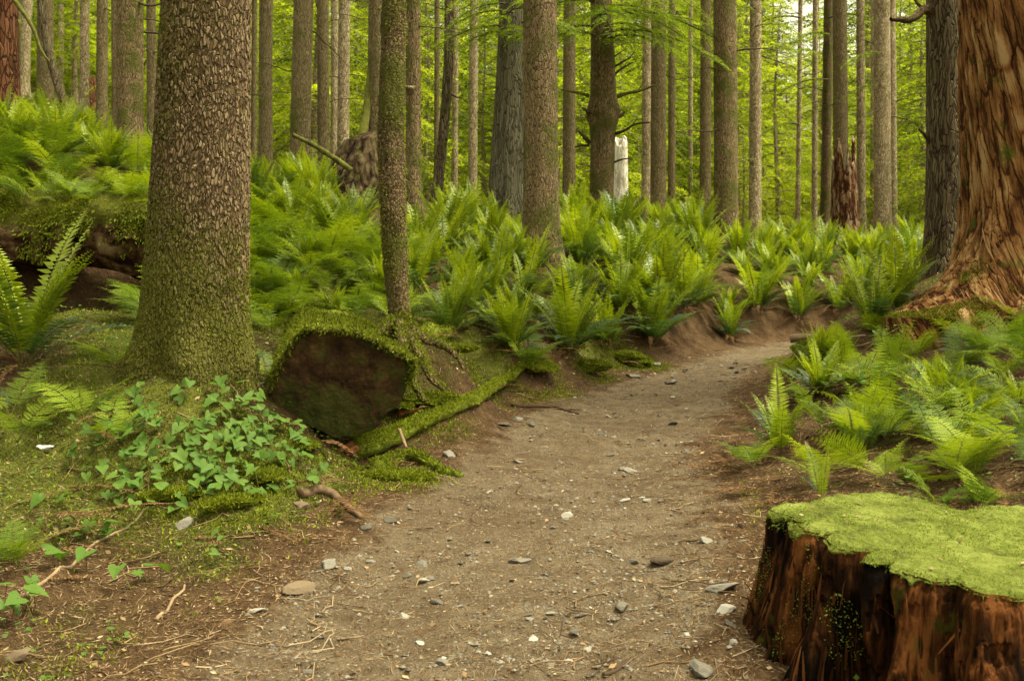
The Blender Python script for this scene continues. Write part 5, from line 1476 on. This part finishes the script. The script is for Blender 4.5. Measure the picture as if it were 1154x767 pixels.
# ------------------------------------------------------------------ moss lumps, stones, litter
def blob_mesh(seed, n=18, cuts=7, noise=.18, flat=.6, name='stone', mat='stone', smooth_=False):
    rg = np.random.default_rng(seed)
    u, v = np.linspace(0, math.pi, n), np.linspace(0, 2 * math.pi, 2 * n, endpoint=False)
    U, W = np.meshgrid(u, v, indexing='ij')
    V = np.stack([np.sin(U) * np.cos(W), np.sin(U) * np.sin(W), np.cos(U)], -1).reshape(-1, 3)
    for k in range(cuts):
        nrm = unit(rg.normal(0, 1, 3)); dd = rg.uniform(.45, .8)
        t = V @ nrm - dd
        V = V - np.clip(t, 0, None)[:, None] * nrm
    V = V * (1 + noise * fbm(V[:, 0] * 2 + seed, V[:, 1] * 2, V[:, 2] * 2, seed, 4))[:, None] * np.array([1, rg.uniform(.6, .9), flat * rg.uniform(.7, 1.1)])
    m = 2 * n
    i, j = np.meshgrid(np.arange(n - 1), np.arange(m), indexing='ij')
    a, b = i * m + j, i * m + (j + 1) % m
    return make_mesh(name, V, [np.stack([a, a + m, b + m, b], -1).reshape(-1, 4)], [M[mat]], None, smooth_)
STONES = [blob_mesh(1200 + k, 14, 8, .15, .55) for k in range(9)]
rgk = np.random.default_rng(1300)
M['stone_brown'] = mat_simple('stone_brown', [(0.15, (0.05, 0.035, 0.022)), (0.6, (0.135, 0.098, 0.06)), (1.0, (0.23, 0.175, 0.115))], 22, 0.85, 0.006, 0.5)
STONES_B = [blob_mesh(1250 + k, 14, 8, .15, .55, 'stone', 'stone_brown') for k in range(4)]
def stone(pos, size, label, group, k=None, rz=None, name='stone'):
    o = link(name, STONES_B[rgk.integers(4)] if ('brown st' in label or 'wedge' in label or 'tan' in label) and 'small grey' not in label else STONES[rgk.integers(9) if k is None else k], None, (pos[0], pos[1], pos[2] + size * .12), (rgk.normal(0, .15), rgk.normal(0, .15), rgk.uniform(0, 6.28)), size)
    return tag(o, label, 'stone', group)
def px_size(pos, px): return px * pos[1] / F_PX / 2
for px, py, w, label in [(746, 637, 26, 'tan angular stone on the right part of the trail'), (813, 665, 36, 'large pale grey flat stone near the base of the front stump'), (796, 612, 17, 'small pale stone on the trail edge above the large flat one'), (817, 612, 16, 'upright tan stone at the right trail edge'), (586, 634, 24, 'grey triangular stone in the trail centre'),
                         (456, 696, 15, 'white grey stone on the front part of the trail'), (413, 596, 19, 'grey stone below the pale curved root'), (441, 588, 18, 'pale grey stone right of the one below the curved root'), (418, 635, 12, 'small light stone on the left of the trail'), (337, 668, 36, 'brown wedge shaped stone half sunk on the left of the trail'),
                         (371, 640, 22, 'dark brown upright stone in the soil'), (700, 689, 20, 'grey stone below the trail centre'), (790, 754, 32, 'grey flat stone at the front edge beside the stump'), (17, 744, 30, 'tan stone in the lower left corner'), (506, 515, 20, 'light stone at the end of the mossy root hump'),
                         (338, 572, 22, 'upright tan stone beside the pale curved root'), (288, 689, 17, 'flat grey stone on left brown soil'), (568, 480, 16, 'grey stone left of the forked stick'), (583, 474, 14, 'pale stone touching the forked stick stones'), (600, 480, 12, 'small grey stone right of the forked stick stones'),
                         (713, 425, 16, 'pale stone at the left bend of the trail'), (835, 594, 14, 'reddish tan stone behind the stump tip'), (822, 705, 18, 'grey stone hugging the stump side'), (648, 718, 13, 'light pebble in the front middle of the trail'), (498, 749, 16, 'light chip at the front edge of the trail'), (740, 412, 16, 'dark stone under the drooping sword fern'), (208, 592, 22, 'mossy dark stone below the heart leaves')]:
    g = G(px, py)
    stone(g, px_size(g, w) * 1.15, label, 'larger stones on the trail')
n_st = 0
while n_st < 230:
    y = 3.0 * (12.5 / 3.0) ** rgk.random() ** 1.25
    k = np.argmin(np.abs(PATH[:, 1] - y))
    x = PATH[k, 0] + rgk.normal(.15, .5) * PATH_W[k]
    if path_d([x], [y])[0] > .12: continue
    s = float(np.clip(rgk.lognormal(-4.15, .5), .008, .05)) * (.8 + y * .05)
    stone((x, y, gz(x, y)), s, 'small grey stone lying loose on the brown trail', 'small stones on the trail')
    n_st += 1

# mossy rocks and moss cushions
MOSSB = [blob_mesh(1400 + k, 30, 3, .55, .6, 'moss_cushion', 'moss', True) for k in range(3)]
def cushion(px, py, w, label, k, seed, name='moss_cushion', cat='moss cushion', bright=True, fl=.6):
    g = G(px, py)
    r = px_size(g, w)
    e = empty(name, g, label, cat)
    me = MOSSB[k]
    b = link('body', me, e, (0, 0, .05 * r), (0, 0, seed), (r, r * .8, r * fl))
    V = np.array([v.co[:] for v in me.vertices]) * [r, r * .8, r * fl]
    F = np.array([p.vertices[:] for p in me.polygons])
    rg = np.random.default_rng(seed)
    p, n = sample_quads(V, F, int(900 + 60000 * r * r), rg, lambda c, q_: (q_[:, 2] > -.1) + 1e-6)
    L = rg.uniform(.012, .032, len(p))
    Vk, Fk = kites(p, unit(n + rg.normal(0, .6, n.shape)), rg.normal(0, 1, n.shape) + n, L, L * .42)
    m_ = int(700 + 42000 * r * r)
    rr, aa = r * (.75 + np.abs(rg.normal(0, .45, m_))), rg.uniform(0, 6.28, m_)
    rx, ry = rr * np.cos(aa), rr * np.sin(aa)
    rz = ground_z(rx + g[0], ry + g[1]) - g[2]
    cs_, sn_ = math.cos(seed), math.sin(seed)
    B = np.stack([rx * cs_ + ry * sn_, -rx * sn_ + ry * cs_, rz - .05 * r], -1)
    L = rg.uniform(.010, .026, m_)
    V2, F2 = kites(B, np.array([0, 0, .6]) + rg.normal(0, .6, (m_, 3)), rg.normal(0, 1, (m_, 3)), L, L * .42)
    s = link('moss', make_mesh('moss', np.concatenate([Vk, V2]), [Fk, F2 + len(Vk)], [M['sprig']]), e, (0, 0, .05 * r), (0, 0, seed)); s['kind'] = 'stuff'
for k, a in enumerate([(265, 570, 70, 'bright moss lump under the few heart leaves'), (300, 540, 60, 'moss lump on the bank below the log corner'), (440, 540, 90, 'flat moss cushion at the foot of the log'), (480, 455, 70, 'moss cushion among the roots of the mossy pole'), (450, 462, 50, 'moss cushion right below the sawn log edge'), (600, 420, 70, 'moss cushion at the tip of the mossy branch'), (200, 560, 70, 'dull moss lump in the middle of the left bank'), (345, 505, 40, 'small moss lump under the dark log face'), (510, 395, 60, 'moss cushion on the soil right of the pole roots'), (330, 350, 60, 'moss hump where the log meets the bank')]):
    cushion(*a, k % 3, k + 1, fl=.26)
cushion(712, 408, 62, 'mossy grey rock at the left bend of the trail', 1, 21, 'mossy_rock', 'rock', fl=.5)
cushion(660, 415, 50, 'low mossy rock beneath the upright sword fern', 0, 22, 'mossy_rock', 'rock', fl=.4)
cushion(905, 395, 45, 'mossy rock beside the trail under the bark piece', 2, 23, 'mossy_rock', 'rock', fl=.5)

def near_xy(n, rg, lo=2.9, hi=12.0, half=.60, pw=1.0):
    y = lo * (hi / lo) ** (rg.random(n) ** pw)
    return rg.uniform(-half, half, n) * y, y
def flat_pieces(x, y, L, W, rg, lift=.003, tilt=.12, wp=.5):
    a = rg.uniform(0, 6.28, len(x))
    x2, y2 = x + np.cos(a) * L, y + np.sin(a) * L
    z1, z2 = ground_z(x, y) + lift, ground_z(x2, y2) + lift + rg.uniform(0, 1, len(x)) * tilt * L
    B = np.stack([x, y, z1], -1); D = np.stack([x2, y2, z2], -1) - B
    return kites(B, D, np.array([0, 0, 1.0]) + rg.normal(0, .35, (len(x), 3)), L, W, wp)
def add_stuff(name, label, V, F, mat):
    tag(link(name, make_mesh(name, V, [F] if isinstance(F, np.ndarray) else F, [M[mat]], None, False)), label, None, None, 'stuff')

rl = np.random.default_rng(1500)
x, y = near_xy(95000, rl)
pdl = path_d(x, y)
gm = .30 + .6 * fbm(x * 1.1, y * 1.1, 0, 33, 4)
keep = rl.random(len(x)) < np.where(pdl < 0, .45 + .3 * smooth(-.6, 0, pdl), np.clip(1.2 - gm, .25, 1))
x, y = x[keep], y[keep]
L = rl.uniform(.012, .05, len(x)) * (1 + .8 * (rl.random(len(x)) < .06))
V, F = flat_pieces(x, y, L, rl.uniform(.0011, .0036, len(x)) * (.7 + y * .12), rl)
add_stuff('needle_litter', 'brown needles and wood bits strewn over trail and forest floor', V, F, 'litter')

x, y = near_xy(900, rl, 3.0, 11)
keep = path_d(x, y) > -.75
x, y = x[keep], y[keep]
mb = MB()
for a, b in zip(x, y):
    l, an = rl.uniform(.07, .28), rl.uniform(0, 6.28)
    t = np.linspace(0, 1, 5)
    px_, py_ = a + np.cos(an) * l * t + rl.normal(0, .02 * l / .2, 5), b + np.sin(an) * l * t + rl.normal(0, .02 * l / .2, 5)
    add_tube(mb, np.stack([px_, py_, ground_z(px_, py_) + rl.uniform(.002, .015)], -1), np.linspace(.0026, .0012, 5) * rl.uniform(.6, 1.5), 4)
for a, b in zip(rl.uniform(1.9, 4.6, 260), rl.uniform(5.2, 9.2, 260)):
    if path_d([a], [b])[0] < .15: continue
    l, an = rl.uniform(.12, .45), rl.uniform(0, 6.28)
    t = np.linspace(0, 1, 5)
    px_, py_ = a + np.cos(an) * l * t, b + np.sin(an) * l * t + rl.normal(0, .02, 5)
    add_tube(mb, np.stack([px_, py_, ground_z(px_, py_) + rl.uniform(.005, .05)], -1), np.linspace(.0034, .0014, 5) * rl.uniform(.6, 1.6), 4)
tag(link('twig_litter', mb.mesh('twig_litter', [M['litter']])), 'thin dead twigs littering the ground along the trail', None, None, 'stuff')

# wood chips and bark crumbs
x, y = near_xy(30000, rl)
keep = rl.random(len(x)) < np.where(path_d(x, y) < 0, .5, 1.0)
x, y = x[keep], y[keep]
L = np.clip(rl.lognormal(-4.5, .5, len(x)), .005, .04) * (.8 + y * .06)
V, F = flat_pieces(x, y, L, L * rl.uniform(.25, .7, len(x)), rl, .004, .3)
add_stuff('wood_chips', 'small bark chips and crumbs lying on trail and forest floor', V, F, 'litter')

# gravel
rgv = np.random.default_rng(1600)
x, y = near_xy(34000, rgv, 2.9, 12.5, .5)
keep = (path_d(x, y) < -.02 + rgv.normal(0, .08, len(x))) & (rgv.random(len(x)) < .25 + .75 * smooth(-.1, .35, fbm(x * 2.2, y * 1.6, 0, 71, 3)))
x, y = x[keep], y[keep]
z = ground_z(x, y)
octa = np.array([[1, 0, 0], [-.9, .3, 0], [.1, .9, .1], [-.1, -.9, 0], [.1, .1, .6], [0, 0, -.6]])
of = np.array([[0, 2, 4], [2, 1, 4], [1, 3, 4], [3, 0, 4], [2, 0, 5], [1, 2, 5], [3, 1, 5], [0, 3, 5]])
sz = np.clip(rgv.lognormal(-5.15, .5, len(x)), .0024, .017) * (.75 + y * .06)
an = rgv.uniform(0, 6.28, len(x))
o = octa[None] * rgv.uniform(.7, 1.25, (len(x), 6, 3)) * sz[:, None, None]
ox, oy = o[..., 0] * np.cos(an)[:, None] - o[..., 1] * np.sin(an)[:, None], o[..., 0] * np.sin(an)[:, None] + o[..., 1] * np.cos(an)[:, None]
V = np.stack([ox + x[:, None], oy + y[:, None], o[..., 2] + z[:, None] + .001], -1).reshape(-1, 3)
F = (of[None] + 6 * np.arange(len(x))[:, None, None]).reshape(-1, 3)
add_stuff('gravel', 'fine grey gravel scattered over the brown trail', V, F, 'gravel')

# moss sprigs and tiny leaves over the forest floor
x, y = near_xy(120000, rl, 3.0, 13, .60)
gm = .30 + .6 * fbm(x * 1.1, y * 1.1, 0, 33, 4) + .25 * smooth(-2.4, -.8, -x) * smooth(4.2, 5.2, y) - .5 * np.exp(-(((x - 3.1) / 1.5) ** 2 + ((y - 7.9) / 1.3) ** 2)) - .7 * np.exp(-(((x + 4.1) / 1.6) ** 2 + ((y - 8.9) / .8) ** 2))  # sprigs thinned there too, so the shaded hollow keeps its darkened colour
keep = (path_d(x, y) > .12) & (rl.random(len(x)) < smooth(.3, .75, gm + .35 * fbm(x * 6, y * 6, 0, 44, 3)))
x, y = x[keep], y[keep]
L = rl.uniform(.010, .026, len(x)) * (.7 + y * .09)
B = np.stack([x, y, ground_z(x, y) - .002], -1)
V, F = kites(B, np.array([0, 0, .7]) + rl.normal(0, .6, (len(x), 3)), rl.normal(0, 1, (len(x), 3)), L, L * .4)
add_stuff('moss_carpet', 'green moss sprigs carpeting the forest floor', V, F, 'sprig')

x, y = near_xy(16000, rl, 3.2, 14, .60)
keep = (path_d(x, y) > .3) & (rl.random(len(x)) < smooth(.05, .5, fbm(x * 1.6, y * 1.6, 0, 46, 4) + .1 + .15 * (x < 0)))
x, y = x[keep], y[keep]
L = rl.uniform(.018, .045, len(x))
B = np.stack([x, y, ground_z(x, y) + rl.uniform(.01, .09, len(x))], -1)
V, F = kites(B, np.concatenate([rl.normal(0, 1, (len(x), 2)), rl.normal(0, .25, (len(x), 1))], 1), np.array([0, 0, 1]) + rl.normal(0, .3, (len(x), 3)), L, L * .6, .45)
add_stuff('seedling_leaves', 'tiny green seedling leaves dotting the forest floor', V, F, 'heart')

# dead fronds and brown skirts lying about
mb = MB()
x, y = near_xy(900, rl, 4.4, 13, .58)
bx, by = rl.uniform(-1.0, 3.2, 420), rl.uniform(7.6, 14.5, 420)
kb = np.array([behind_bend(a, b) for a, b in zip(bx, by)]) & (path_d(bx, by) < 1.5)
x, y = np.concatenate([x, bx[kb]]), np.concatenate([y, by[kb]])
for a, b in zip(x, y):
    dd = path_d([a], [b])[0]
    if dd < .1 or (a < -1.2 and rl.random() < .6): continue
    V0 = MB(); sword_frond(V0, rl.uniform(.3, .65), rl.uniform(1.25, 1.5), rl.uniform(1.6, 2.0), .5, rl, rl.uniform(0, 6.28), (a, b, gz(a, b) + .015), .08, 22, 0, True)
    for v_, f_ in zip(V0.V, V0.F): mb.add(v_, f_ - f_.min(), 0)
tag(link('dead_fern_litter', mb.mesh('dead_fern_litter', [M['dead']])), 'brown dead fern fronds lying on the ground between plants', None, None, 'stuff')

# crumpled white scrap, yellow leaf
g = G(53, 509)
V0 = []
me = blob_mesh(1700, 10, 5, .5, .5, 'paper_scrap', 'white_scrap')
tag(link('paper_scrap', me, None, g + [0, 0, .012], (.5, .1, .5), (.05, .03, .05)), 'small crumpled white scrap on the brown ground at left', 'scrap')
